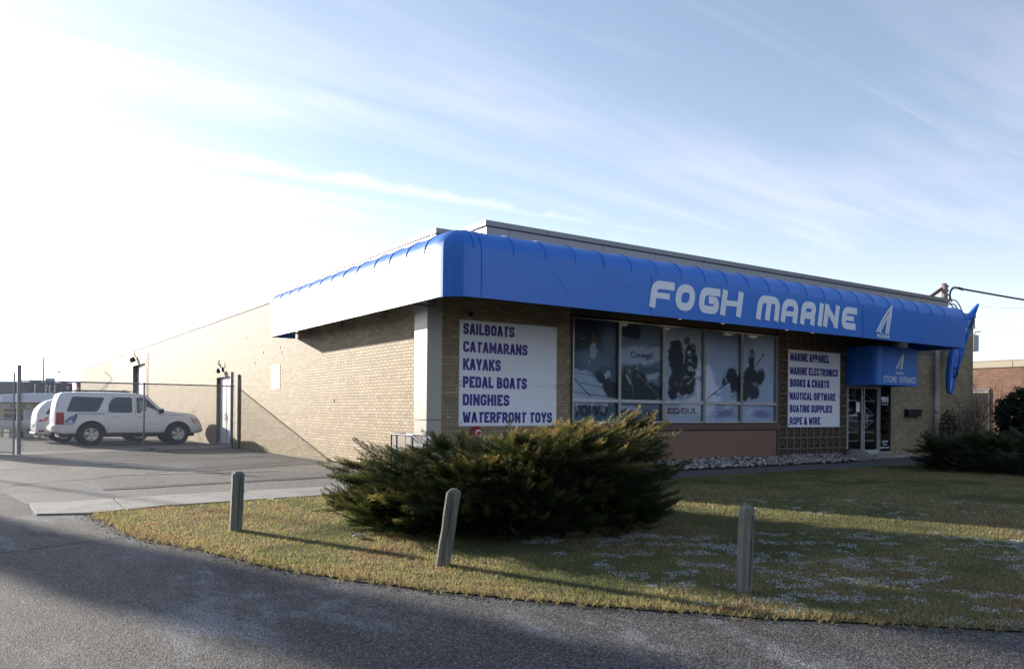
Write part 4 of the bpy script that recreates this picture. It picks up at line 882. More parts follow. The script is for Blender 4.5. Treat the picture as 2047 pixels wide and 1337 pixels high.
# ================================================================ BOLLARD POSTS
def bollard(x, y, h, w, lean, rz, label, chip):
    t = thing('wooden_post', (x, y, gz(x, y)), label, 'post', 'wooden posts along the road edge', rz)
    lx, ly = lean; b = MB(); n = 14; c = .022; L_ = []
    ring0 = [(-w/2+c,-w/2),(w/2-c,-w/2),(w/2,-w/2+c),(w/2,w/2-c),(w/2-c,w/2),(-w/2+c,w/2),(-w/2,w/2-c),(-w/2,-w/2+c)]
    vs = []
    for i in range(n+1):
        z = -.1+(h+.1-.035)*i/n; k = z/h
        for (a, d) in ring0:
            j = noise.noise(Vector((a*30+x, d*30+y, z*7)))*.006; f = 1
            if chip and .38 < k < .62 and a < 0: j -= .012*math.sin((k-.38)/.24*math.pi)
            vs.append((a*(1+j/w)+lx*k, d*(1+j/w)+ly*k, z))
    m = len(ring0); tops = [(a*.45+lx, d*.45+ly, h) for a, d in ring0]; vs += tops
    fs = [(i*m+j, i*m+(j+1)%m, (i+1)*m+(j+1)%m, (i+1)*m+j) for i in range(n+1) for j in range(m)] + [tuple((n+1)*m+j for j in range(m))]
    b.add(vs, fs); b.build('timber', M_wood, t)
    g = MB(); zz = [0.06+i*.09 for i in range(8)]
    for z0, z1 in zip(zz, zz[1:]): g.add([(.012+lx*z0/h-.002, -w/2-.0035+ly*z0/h, z0),(.016+lx*z0/h, -w/2-.0035+ly*z0/h, z0),(.017+lx*z1/h, -w/2-.0035+ly*z1/h, z1),(.011+lx*z1/h, -w/2-.0035+ly*z1/h, z1)], [(0,1,2,3)])
    g.build('crack', M_crack, t)
hd_ = math.atan2(-.5625, .8268)
bollard(-5.05,-3.70,.78,.145,(.03,.0), hd_+.5, 'upright grey wooden post nearest the driveway pavement', False)
bollard(-3.87,-7.06,.80,.135,(.115,.0), hd_-.15, 'leaning grey wooden post with a chipped side in front of the big juniper', True)
bollard(-2.20,-9.52,.78,.118,(.03,.0), hd_+.45, 'cracked greenish wooden post among snow specks at the right', False)

# ================================================================ VEHICLES
def loft(secs, name, m, parent, smooth=True, sub=0):
    n = len(secs[0]); b = MB()
    for s_ in secs: b.v += s_
    b.f = [(i*n+j, i*n+(j+1)%n, (i+1)*n+(j+1)%n, (i+1)*n+j) for i in range(len(secs)-1) for j in range(n)] + [tuple(range(n))[::-1], tuple((len(secs)-1)*n+j for j in range(n))]
    return b.build(name, m, parent, smooth)
def car_body(st, name, m, parent, arches, tum):
    """st: (x, zbot, zbelt, ztop, half width); greenhouse narrows from belt to top by tum"""
    secs = []
    for (x, zb, zs, zt, w, wt) in st:
        pr_ = [(w*.90,zb),(w*.97,zb+.05),(w*.995,zb+.18),(w,(zb+zs)*.5),(w*.992,zs-.12),(w*.965,zs-.02),(w*.955,zs)]
        k = 5
        for i in range(1, k+1):
            u = i/k; pr_.append((w*.955+(wt-w*.955)*u, zs+(zt-.07-zs)*u))
        pr_ += [(wt-.03,zt-.03),(wt-.10,zt-.008),(wt*.5,zt+.012),(0,zt+.018)]
        full = [(x, -a, z) for a, z in pr_] + [(x, a, z) for a, z in reversed(pr_[:-1])]
        secs.append(full)
    n = len(secs[0]); b = MB()
    for s_ in secs: b.v += s_
    b.f = [(i*n+j, i*n+(j+1)%n, (i+1)*n+(j+1)%n, (i+1)*n+j) for i in range(len(secs)-1) for j in range(n)] + [tuple(range(n))[::-1], tuple((len(secs)-1)*n+j for j in range(n))]
    me = b.mesh(name); bm = bmesh.new(); bm.from_mesh(me); bmesh.ops.recalc_face_normals(bm, faces=bm.faces); bm.to_mesh(me); bm.free()
    tmp = bpy.data.objects.new('tmp', me); COL.objects.link(tmp); cuts = []
    for (ax, r, zc) in arches:
        q = MB(); W_ = max(s[4] for s in st)
        q.prism([(ax+r*math.cos(a), zc+r*math.sin(a)) for a in [2*math.pi*i/40 for i in range(40)]], 'y', -W_-.3, W_+.3)
        cm = q.mesh('cut'); bm = bmesh.new(); bm.from_mesh(cm); bmesh.ops.recalc_face_normals(bm, faces=bm.faces); bm.to_mesh(cm); bm.free()
        co = bpy.data.objects.new('cut', cm); COL.objects.link(co); md = tmp.modifiers.new('b', 'BOOLEAN'); md.operation = 'DIFFERENCE'; md.solver = 'EXACT'; md.object = co; cuts.append(co)
    bpy.context.view_layer.update()
    me2 = bpy.data.meshes.new_from_object(tmp.evaluated_get(bpy.context.evaluated_depsgraph_get()))
    for co in cuts: bpy.data.objects.remove(co)
    bpy.data.objects.remove(tmp)
    me2.name = name; me2.materials.clear()
    return link(name, me2, m, parent, smooth=True)
def wheel(parent, x, y, r, w, side_, rr):
    """side_ -1: outer face towards -y"""
    o = bpy.data.objects.new('wheel', None); COL.objects.link(o); o.parent = parent; o.location = (x, y, r)
    MB().lathe([(rr,w/2*side_*-1),(r*.93,w/2*side_*-1),(r,w/2*side_*-1*.75),(r,w/2*side_*.72),(r*.95,w/2*side_),(rr*1.03,w/2*side_*.98),(rr,w/2*side_*.9)], (0,0,0), 36, 'y').build('tyre', M_tyre, o, smooth=True)
    f = w/2*side_
    b = MB(); b.lathe([(rr,f*.9),(rr*.96,f*.97),(rr*.90,f*.90),(rr*.88,f*.3)], (0,0,0), 30, 'y')
    n = 5
    for k in range(n):
        a = 2*math.pi*k/n+math.pi/2; ca, sa = math.cos(a), math.sin(a)
        P = [(.06,-.22),(.9,-.20),(.9,.20),(.06,.22)]
        vs = [((u*ca-v*sa)*rr, f*(.88+.06*u), (u*sa+v*ca)*rr) for u, v in [(.15,-.17),(.92,-.24),(.92,.24),(.15,.17)]] + [((u*ca-v*sa)*rr, f*.6, (u*sa+v*ca)*rr) for u, v in [(.15,-.17),(.92,-.24),(.92,.24),(.15,.17)]]
        b.add(vs, [(0,1,2,3),(4,7,6,5),(0,4,5,1),(1,5,6,2),(2,6,7,3),(3,7,4,0)])
    b.lathe([(.01,f*1.0),(rr*.2,f*.99),(rr*.26,f*.9),(rr*.26,f*.6)], (0,0,0), 16, 'y'); b.build('rim', M_rim, o)
    MB().lathe([(.01,f*.45),(rr*.9,f*.45)], (0,0,0), 20, 'y').build('brake', M_trim, o)
def side_panel(poly, parent, name, m, yfun, side_, off=.006, thick=.012):
    """poly in (x,z); curved onto body by yfun(x,z)"""
    b = MB(); n = len(poly); vs = [(x, side_*(yfun(x, z)+off), z) for x, z in poly] + [(x, side_*(yfun(x, z)+off-thick), z) for x, z in poly]
    b.add(vs, [tuple(range(n)), tuple(range(2*n-1, n-1, -1))] + [(i, (i+1)%n, n+(i+1)%n, n+i) for i in range(n)]); return b.build(name, m, parent)
def rounded(poly, r, n=4):
    o = []; k = len(poly)
    for i in range(k):
        a, c, d = Vector(poly[i-1]), Vector(poly[i]), Vector(poly[(i+1) % k]); u = (a-c); v = (d-c); ru = min(r, u.length*.45); rv = min(r, v.length*.45); u.normalize(); v.normalize()
        for j in range(n+1): s_ = j/n; p = (1-s_)**2*(c+u*ru)+2*s_*(1-s_)*c+s_*s_*(c+v*rv); o.append((p.x, p.y))
    return o
# --- big SUV. local x forward, origin under rear axle centre, near side is -y
suv = thing('parked_suv', (-4.38, 18.1+.87, gz(-4.4,18.1)), 'large white sport utility vehicle with blue sail emblem parked nose to the wall', 'car', rz=math.radians(1))
Wd = .995; tp = .80
st_ = [(-1.17,.58,1.02,1.18,.80,.74),(-1.14,.50,1.12,1.38,.88,.78),(-1.10,.47,1.16,1.60,.93,.79),(-1.05,.46,1.17,1.76,.955,.79),(-.98,.44,1.18,1.86,.975,.79),(-.88,.42,1.18,1.90,.99,tp),(-.5,.42,1.18,1.925,Wd,tp),(0,.42,1.18,1.93,Wd,tp),(.6,.42,1.17,1.93,Wd,tp),(1.3,.42,1.165,1.925,Wd,tp),(1.65,.42,1.16,1.905,Wd,.79),(1.85,.42,1.16,1.86,Wd,.775),(2.0,.42,1.155,1.74,Wd,.78),(2.2,.42,1.15,1.55,.99,.80),(2.4,.42,1.145,1.355,.985,.82),(2.5,.42,1.14,1.285,.985,.84),(2.7,.42,1.13,1.255,.98,.87),(3.1,.42,1.11,1.22,.975,.86),(3.45,.42,1.06,1.17,.955,.84),(3.68,.42,1.0,1.09,.92,.80),(3.78,.44,.86,.95,.87,.76),(3.86,.48,.72,.80,.82,.72)]
car_body(st_, 'body', M_car, suv, [(0,.50,.40),(2.95,.49,.40)], 0)
def ysuv(x, z):
    xs_ = [s[0] for s in st_]; f = lambda k: float(np.interp(x, xs_, [s[k] for s in st_])); zs, zt, w, wt = f(2), f(3), f(4), f(5)
    if z <= zs: return w*float(np.interp(z, [f(1), f(1)+.05, f(1)+.18, (f(1)+zs)/2, zs-.12, zs-.02, zs], [.9,.97,.995,1,.992,.965,.955]))
    return w*.955+(wt-w*.955)*min(1, (z-zs)/(zt-.07-zs))
for s_ in (-1, 1):
    side_panel(rounded([(-.80,1.22),(.20,1.22),(.44,1.74),(-.60,1.77)], .08), suv, 'side_window', M_tint, ysuv, s_)
    side_panel(rounded([(.56,1.20),(1.35,1.19),(1.35,1.76),(.76,1.76),(.56,1.52)], .08), suv, 'side_window', M_tint, ysuv, s_)
    wf = side_panel(rounded([(1.50,1.19),(2.36,1.19),(2.30,1.27),(1.88,1.71),(1.75,1.76),(1.50,1.76)], .05), suv, 'side_window', mat('clearer_glass', (.05,.07,.07), .05, spec=.8), ysuv, s_)
    side_panel([(1.60,1.26),(1.85,1.26),(1.85,1.64),(1.60,1.64)], wf, 'seat_light_patch', mat('seat_back', (.30,.34,.30), .6), ysuv, s_, .008, .002)
    b = MB()
    def seam(P):
        for p, q in zip(P, P[1:]): b.beam((p[0], s_*(ysuv(*p)+.001), p[1]), (q[0], s_*(ysuv(*q)+.001), q[1]), .008, .008)
    seam([(.53,.60),(.53,1.15),(.57,1.45),(.72,1.82)]); seam([(1.45,.46),(1.45,1.15),(1.45,1.82)]); seam([(2.42,.50),(2.47,.8),(2.45,1.14)]); seam([(.53,.60),(.62,.46),(1.45,.46),(2.38,.46),(2.42,.50)]); seam([(-1.02,.80),(-.5,.80)])
    seam([(2.5,1.13),(3.1,1.105),(3.6,1.03)])
    b.build('door_seam', M_trim, suv, kind='stuff')
    b = MB()
    for (xa, xb) in ((.56,1.40),(1.5,2.36)): b.box(xa, xb, s_*.99-.01, s_*.99+.012, .66, .685)
    b.build('side_moulding', M_car, suv)
    for (xa, xb) in ((.63,.88),(1.55,1.80)): MB().box(xa, xb, s_*.985-.02, s_*.985+.03, 1.02, 1.05).build('door_handle', M_alumw, suv, bevel=.008)
    side_panel([(-1.13,.76),(-.88,.76),(-.88,1.19),(-1.11,1.19)], suv, 'tail_lamp', M_redl, ysuv, s_, .05, .08)
    side_panel(rounded([(3.40,1.02),(3.68,.97),(3.74,.80),(3.52,.80)], .03), suv, 'headlamp', M_clear, ysuv, s_, .022, .1)
    side_panel([(3.405,1.02),(3.47,1.005),(3.58,.80),(3.52,.80)], suv, 'indicator', M_amber, ysuv, s_, .032, .05)
    m_ = MB(); m_.box(2.26,2.42, s_*1.03-.10, s_*1.03+.10, 1.17, 1.36); mm_ = m_.build('wing_mirror', M_black, suv, bevel=.03, segs=2); MB().box(2.28,2.43, s_*1.03-.095, s_*1.03+.095, 1.28,1.372).build('mirror_cap', M_car, mm_, bevel=.025)
    MB().path([(-.80,s_*.66,1.93),(-.70,s_*.66,1.985),(.6,s_*.66,1.995),(1.45,s_*.66,1.98),(1.60,s_*.66,1.91)], .02, 6).build('roof_rail', M_black, suv, smooth=True)
    wheel(suv, 0, s_*.85, .40, .26, s_, .235); wheel(suv, 2.95, s_*.85, .40, .26, s_, .235)
    MB().beam((.50,s_*.93,.40),(2.46,s_*.93,.40),.12,.07).build('sill', M_trim, suv)
b = MB(); b.box(-1.0,3.6,-.7,.7,.30,.46); b.box(-.5,3.4,-.60,.60,.4,1.0); b.build('underbody', M_trim, suv)
MB().box(3.80,3.90,-.78,.78,.45,.62).build('front_bumper', mat('bumper_white', (.66,.64,.6), .4), suv, bevel=.04, segs=2)
MB().box(-1.26,-1.10,-.92,.92,.50,.72).build('rear_bumper', M_car, suv, bevel=.04, segs=2)
MB().add([(2.42,-.72,1.33),(1.90,-.66,1.84),(1.90,.66,1.84),(2.42,.72,1.33)], [(0,1,2,3)]).build('windscreen', M_tint, suv)
MB().add([(-1.115,-.74,1.32),(-1.035,-.70,1.80),(-1.035,.70,1.80),(-1.115,.74,1.32)], [(0,1,2,3)]).build('rear_window', M_tint, suv)
M_decal = mat('navy_decal', (.03,.05,.28), .4)
o = bpy.data.objects.new('decal', None); COL.objects.link(o); o.parent = suv
def decal_y(bm_):  # push print just outside the body skin
    bm_.v = [(x, -1.0005+y, z) for x, y, z in bm_.v]; return bm_
for k, P in enumerate((OUT, INN)):
    Q = [(-.90+.46*(x-400)/450, .84+.32*(975-(y-.16*(x-400)))/807) for x, y in P]
    decal_y(MB().add([(u, -.001*k, v) for u, v in Q], [tuple(range(len(Q)))])).build('emblem', M_decal, o)
decal_y(text_mb('FOGH', -.86,-.54,.765,.81,0,.03)).build('lettering', M_decal, o); decal_y(text_mb('FOGH MARINE', -.40,.42,1.135,1.175,0,.02)).build('lettering', M_decal, o)
decal_y(text_mb('www.foghmarine.com', -.28,.25,1.085,1.10,0)).build('lettering', M_decal, o)
decal_y(text_mb('TAHOE', 1.95,2.3,.79,.82,0)).build('badge', M_alumw, suv)
# --- crossover behind
cro = thing('parked_crossover', (-5.05, 21.9, gz(-5,21)), 'white compact crossover parked behind the large SUV', 'car', rz=math.radians(3))
s2 = [(-.93,.50,.80,.92,.80,.70),(-.90,.36,.95,1.10,.88,.70),(-.84,.32,1.0,1.28,.91,.66),(-.70,.30,1.03,1.46,.93,.62),(-.52,.30,1.05,1.60,.935,.60),(-.3,.30,1.06,1.67,.94,.60),(.3,.30,1.05,1.70,.945,.61),(1.0,.30,1.03,1.69,.945,.61),(1.5,.30,1.02,1.63,.94,.61),(2.0,.30,1.0,1.36,.94,.64),(2.3,.30,.98,1.14,.935,.70),(2.8,.30,.93,1.06,.92,.70),(3.3,.32,.84,.95,.86,.66),(3.5,.40,.66,.76,.76,.6)]
car_body(s2, 'body', M_car, cro, [(0,.42,.35),(2.70,.42,.35)], 0)
def ycro(x, z):
    xs_ = [s[0] for s in s2]; f = lambda k: float(np.interp(x, xs_, [s[k] for s in s2])); zs, zt, w, wt = f(2), f(3), f(4), f(5)
    if z <= zs: return w*float(np.interp(z, [f(1), f(1)+.05, f(1)+.18, (f(1)+zs)/2, zs-.12, zs-.02, zs], [.9,.97,.995,1,.992,.965,.955]))
    return w*.955+(wt-w*.955)*min(1, (z-zs)/(zt-.07-zs))
for s_ in (-1, 1):
    side_panel(rounded([(-.62,1.10),(-.1,1.09),(-.15,1.45),(-.38,1.45)], .06), cro, 'side_window', M_tint, ycro, s_); side_panel(rounded([(0,1.09),(.85,1.08),(.85,1.53),(.05,1.54)], .06), cro, 'side_window', M_tint, ycro, s_); side_panel(rounded([(.93,1.07),(1.95,1.04),(1.45,1.48),(.93,1.53)], .06), cro, 'side_window', M_tint, ycro, s_)
    side_panel(rounded([(-.86,.86),(-.60,.98),(-.50,1.02),(-.56,.88),(-.80,.80)], .03), cro, 'tail_lamp', M_redl, ycro, s_, .012, .05); side_panel([(-.84,.42),(-.64,.44),(-.66,.50),(-.82,.50)], cro, 'reflector', M_redl, ycro, s_, .012, .02)
    wheel(cro, 0, s_*.80, .35, .22, s_, .21); wheel(cro, 2.7, s_*.80, .35, .22, s_, .21)
MB().box(-.97,-.80,-.82,.82,.30,.40).build('rear_bumper', M_trim, cro, bevel=.03); MB().box(-.6,3.2,-.6,.6,.24,.34).build('underbody', M_trim, cro)
MB().path([(.1,-.3,1.70),(-.1,-.3,1.92)], .006, 4).build('aerial', M_black, cro)
MB().add([(-.88,-.62,1.12),(-.60,-.56,1.52),(-.60,.56,1.52),(-.88,.62,1.12)], [(0,1,2,3)]).build('rear_window', M_tint, cro)
MB().box(-.96,-.90,-.3,.3,.60,.72).build('number_plate', M_alumw, cro)

# ================================================================ VEGETATION
def leafy(name, cols, trans=.35, attr='tone', rough=.8):
    """foliage: colour ramp over a stored tone attribute, with light passing through"""
    m = bpy.data.materials.new(name); m.use_nodes = True; t = m.node_tree; n = t.nodes; l = t.links
    for x in list(n): n.remove(x)
    o = n.new('ShaderNodeOutputMaterial'); a = n.new('ShaderNodeAttribute'); a.attribute_name = attr; cr = n.new('ShaderNodeValToRGB'); l.new(a.outputs['Fac'], cr.inputs[0])
    e = cr.color_ramp.elements
    while len(e) < len(cols): e.new(.5)
    for i, (p, c) in enumerate(cols): e[i].position = p; e[i].color = (*c, 1)
    d = n.new('ShaderNodeBsdfDiffuse'); tr = n.new('ShaderNodeBsdfTranslucent'); gl = n.new('ShaderNodeBsdfGlossy'); gl.inputs['Roughness'].default_value = .5; gl.inputs['Color'].default_value = (.6,.6,.6,1)
    l.new(cr.outputs[0], d.inputs[0]); hs = n.new('ShaderNodeHueSaturation'); hs.inputs['Value'].default_value = 1.5; l.new(cr.outputs[0], hs.inputs['Color']); l.new(hs.outputs[0], tr.inputs[0])
    m1 = n.new('ShaderNodeMixShader'); m1.inputs[0].default_value = trans; l.new(d.outputs[0], m1.inputs[1]); l.new(tr.outputs[0], m1.inputs[2])
    m2 = n.new('ShaderNodeMixShader'); m2.inputs[0].default_value = .05; l.new(m1.outputs[0], m2.inputs[1]); l.new(gl.outputs[0], m2.inputs[2]); l.new(m2.outputs[0], o.inputs[0]); return m
M_jun = leafy('juniper_foliage', [(0,(.012,.020,.007)),(.35,(.032,.050,.015)),(.62,(.100,.102,.030)),(.82,(.23,.175,.058)),(1,(.37,.26,.10))], .40)  # bronze winter tips, with golden sunlight mixed into the tip colours
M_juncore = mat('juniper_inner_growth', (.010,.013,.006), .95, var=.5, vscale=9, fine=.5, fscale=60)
M_bark = mat('bark', (.09,.065,.05), .9, var=.3, vscale=10)
def plume(seed):
    r = np.random.default_rng(seed); Q = []; T = []
    n = 24
    def quad(p, d, s, L, w, t0, t1):
        m = p+d*L*.45; Q.append([p, m+s*w*.5, p+d*L, m-s*w*.5]); T.extend([t0,(t0+t1)/2,t1,(t0+t1)/2])
    for i in range(n):
        t = .08+.9*i/n; P = np.array([t, 0, .18*t*t-.05*t]); tan = np.array([1, 0, .36*t-.05]); tan /= np.linalg.norm(tan)
        for sd in (-1, 1):
            an = r.uniform(.45, .85)*sd; el = r.uniform(-.25, .55); L = (.20*(1-t)**.7+.05)*r.uniform(.7, 1.25)
            d = np.array([math.cos(an)*math.cos(el), math.sin(an)*math.cos(el), math.sin(el)+tan[2]]); d /= np.linalg.norm(d); s = np.cross(d, [0,0,1.]); s /= np.linalg.norm(s); s = s*math.cos(r.uniform(-.8,.8))+np.cross(d, s)*math.sin(r.uniform(-1,1))
            quad(P, d, s, L, .022, t*.6, min(1, t*.6+.4))
            for k in range(3):
                p2 = P+d*L*(.2+.24*k); a2 = r.uniform(.4, .8)*(1 if k % 2 else -1); d2 = d*math.cos(a2)+np.cross([0,0,1.], d)*math.sin(a2)+np.array([0,0,r.uniform(-.1,.4)]); d2 /= np.linalg.norm(d2)
                s2_ = np.cross(d2, [0,0,1.]); s2_ /= np.linalg.norm(s2_)+1e-6; quad(p2, d2, s2_, L*.5, .016, t*.6+.15, min(1, t*.6+.45))
    return np.array(Q).reshape(-1, 3), np.array(T)
PL = [plume(i) for i in range(7)]
def frames(D, U=None):
    D = D/np.linalg.norm(D, axis=1, keepdims=True); up_ = np.tile([0,0,1.], (len(D), 1)); S_ = np.cross(up_, D); S_ /= np.linalg.norm(S_, axis=1, keepdims=True)+1e-6; return D, S_, np.cross(D, S_)
def scatter_plumes(P, D, Ls, tone, rng):
    VV = []; TT = []
    D, S_, N_ = frames(D); roll = rng.uniform(-.9, .9, len(P))
    c, s = np.cos(roll)[:, None], np.sin(roll)[:, None]; S2 = S_*c+N_*s; N2 = N_*c-S_*s; kk = rng.integers(0, len(PL), len(P))
    for k, (v, t) in enumerate(PL):
        ix = np.where(kk == k)[0]
        if not len(ix): continue
        X = P[ix][:, None]+Ls[ix][:, None, None]*(v[None, :, 0:1]*D[ix][:, None]+v[None, :, 1:2]*S2[ix][:, None]+v[None, :, 2:3]*N2[ix][:, None])
        VV.append(X.reshape(-1, 3)); TT.append(np.clip(t[None]*tone[ix][:, None], 0, 1).ravel())
    V = np.concatenate(VV); T = np.concatenate(TT); return V, np.arange(len(V)).reshape(-1, 4), T
def juniper(name, c, ax, hu, U, Vd, hprof, n, label, seed, tone=(.5,1.15), Lr=(.34,1.05)):
    rng = np.random.default_rng(seed); g = gz(*c); t = thing(name, (c[0], c[1], g), label, 'shrub')
    ax = np.array([*ax, 0.]); bx = np.array([-ax[1], ax[0], 0.]); hx, hy = zip(*hprof)
    def H(u, v): return np.interp(u, hx, hy)*(1-.30*np.clip(np.abs(v)/Vd, 0, 1)**2.2)
    # dark core, added to block light inside the bush
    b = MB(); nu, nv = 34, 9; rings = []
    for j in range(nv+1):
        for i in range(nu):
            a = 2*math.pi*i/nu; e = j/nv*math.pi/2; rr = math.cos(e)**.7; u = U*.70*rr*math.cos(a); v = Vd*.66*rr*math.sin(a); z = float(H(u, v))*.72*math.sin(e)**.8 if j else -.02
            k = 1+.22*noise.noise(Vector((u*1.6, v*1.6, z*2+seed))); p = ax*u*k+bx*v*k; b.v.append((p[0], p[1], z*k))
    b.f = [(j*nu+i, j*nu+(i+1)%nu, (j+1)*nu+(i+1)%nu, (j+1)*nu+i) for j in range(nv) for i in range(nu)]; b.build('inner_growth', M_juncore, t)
    # boughs: flat layered sprays, each an arched arm carrying plumes
    nb = n//24; P = []; D = []; LL = []; TN = []; AR = MB()
    for q in range(nb):
        a = rng.uniform(0, 2*np.pi); top_ = q < nb*.42
        k = math.sqrt(rng.uniform(.02, 1.0)) if top_ else rng.uniform(.80, 1.03); u = U*k*math.cos(a); v = Vd*k*math.sin(a)
        hh = float(H(u, v)); z = (hh*rng.uniform(.84, 1.08)-.10) if top_ else hh*(.06+.84*((q*.618) % 1.0))
        if not top_: a = 2*np.pi*((q*.7548) % 1.0); u = U*k*math.cos(a); v = Vd*k*math.sin(a)
        o2 = np.array([math.cos(a)*(.35+k), math.sin(a)*(.35+k)]); o2 /= np.linalg.norm(o2); aa = math.atan2(o2[1], o2[0])+rng.normal(0, .35)
        d = math.cos(aa)*ax+math.sin(aa)*bx; el = rng.uniform(.02, .30) if top_ else rng.uniform(-.05, .25); d = d+np.array([0, 0, el]); d /= np.linalg.norm(d)
        Lb = rng.uniform(.75, 1.25); e = u*ax+v*bx+np.array([0, 0, z]); s0 = e-d*Lb*.9; lat = np.cross(d, [0, 0, 1.]); lat /= np.linalg.norm(lat); m = 24 if top_ else 20; bt = rng.uniform(.75, 1.2)
        t_ = rng.uniform(0, 1, m)**.75; w_ = rng.normal(0, 1, m)*.15*(1.1-.75*t_); arch = .12*np.sin(np.pi*t_)
        P.append(s0+d[None]*(Lb*t_)[:, None]+lat[None]*w_[:, None]+np.array([0, 0, 1.])*(arch+rng.normal(0, .025, m))[:, None])
        D.append(d[None]+lat[None]*(np.sign(w_)*rng.uniform(.15, .75, m)*(1.1-.7*t_))[:, None]+rng.normal(0, .12, (m, 3))+np.array([0, 0, 1.])*(.05+.12*t_)[:, None])
        LL.append(rng.uniform(.20, .42, m)*(1+.35*t_)); TN.append(np.full(m, bt)*rng.uniform(.8, 1.15, m)); 
        if q % 3 == 0: AR.path([tuple(s0-d*.3), tuple(s0+d*Lb*.5+np.array([0,0,.1])), tuple(e)], .01, 4, [.014,.009,.003])
    nf = n//4; a = rng.uniform(0, 2*np.pi, nf); k = rng.uniform(.70, .95, nf); u = U*k*np.cos(a); v = Vd*k*np.sin(a); lev = rng.uniform(.0, .9, nf); z = H(u, v)*lev
    P.append(u[:, None]*ax+v[:, None]*bx+np.stack([0*z, 0*z, z], 1)); d = np.cos(a)[:, None]*ax+np.sin(a)[:, None]*bx+rng.normal(0, .35, (nf, 3)); d[:, 2] = rng.uniform(-.15, .35, nf); D.append(d); LL.append(rng.uniform(.2, .42, nf)); TN.append(rng.uniform(.45, .75, nf))
    P = np.concatenate(P); D = np.concatenate(D); Ls = np.concatenate(LL); P[:, 2] = np.maximum(P[:, 2], .03)
    tn = np.clip(np.concatenate(TN)*rng.uniform(*tone, len(P))/.9*(.66+.45*np.clip(P[:, 2]/1.2, 0, 1)), .1, 1.3); AR.build('bough_stems', M_bark, t, kind='stuff')  # tone also rises with height, painting in the sunlit top
    V, F, T = scatter_plumes(P, D, Ls, tn, rng); V[:, 2] = np.maximum(V[:, 2], .012)
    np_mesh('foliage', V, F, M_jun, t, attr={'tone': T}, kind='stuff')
    b = MB()
    for i in range(9):
        a = i*.7+seed; p = ax*U*.7*math.cos(a)+bx*Vd*.7*math.sin(a); b.path([(0,0,0), tuple(p*.5+np.array([0,0,.25])), tuple(p+np.array([0,0,.55]))], .03, 5, [.04,.03,.015])
    b.build('branch', M_bark, t, smooth=True); return t
AX = (.8268, -.5625)
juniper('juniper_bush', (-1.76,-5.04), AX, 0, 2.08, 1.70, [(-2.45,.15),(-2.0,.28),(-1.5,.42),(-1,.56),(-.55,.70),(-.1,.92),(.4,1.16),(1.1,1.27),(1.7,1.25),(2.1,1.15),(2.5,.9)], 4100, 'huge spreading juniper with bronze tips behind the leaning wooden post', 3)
juniper('juniper_bush', (13.3,-5.45), AX, 0, 2.5, 1.7, [(-3.2,.35),(-2.4,.62),(-1.6,.80),(0,.86),(1.5,.92),(3.2,.85)], 1900, 'dark spreading juniper in shade at the right edge near the mailbox wall', 8, tone=(.3,.75))
def bare_shrub(x, y, h, label, seed, n0=5, m=M_bark):
    r = random.Random(seed); t = thing('bare_shrub', (x, y, gz(x, y)), label, 'shrub', 'bare shrubs by the end of the store'); b = MB(); cnt = [0]
    def br(p, d, L, rad, lv):
        k = 4; pts = [p]; rd = [rad]; q = p.copy(); dd_ = d.copy()
        for i in range(k): dd_ = (dd_+Vector((r.gauss(0,.13), r.gauss(0,.13), r.gauss(.03,.06)))).normalized(); q = q+dd_*L/k; pts.append(q.copy()); rd.append(rad*(1-.7*(i+1)/k))
        b.path(pts, rad, 3 if lv > 0 else 4, rd); cnt[0] += 1
        if lv < 3:
            for i in range(r.randint(3, 4)):
                j = r.randint(1, k); ang = Vector((r.gauss(0,1), r.gauss(0,1), r.gauss(.3,.5))).normalized(); br(pts[j], (dd_+ang*.8).normalized(), L*r.uniform(.42,.65), rd[j]*.8+.002, lv+1)
    for i in range(n0): a = r.uniform(0, 6.28); br(Vector((math.cos(a)*.08, math.sin(a)*.08, 0)), Vector((math.cos(a)*.3, math.sin(a)*.3, 1)).normalized(), h*r.uniform(.45,.6), .022, 0)
    b.build('branches', m, t)
bare_shrub(18.5,-1.1,2.4,'leafless shrub under the blue kayak, nearest the end column', 1)
bare_shrub(19.5,-.9,2.5,'leafless shrub against the brick right below the blue kayak', 2)
bare_shrub(20.6,-.8,2.3,'leafless shrub at the far corner of the brick wall', 3)
bare_shrub(25.0,1.6,3.2,'leafless shrub in front of the dark garage recess', 4, 6)
bare_shrub(26.3,1.0,3.5,'leafless shrub before the sunlit red brick building, tallest of them', 5, 6)
bare_shrub(27.6,.9,3.2,'leafless shrub behind the dark evergreen at the right edge', 6, 6)
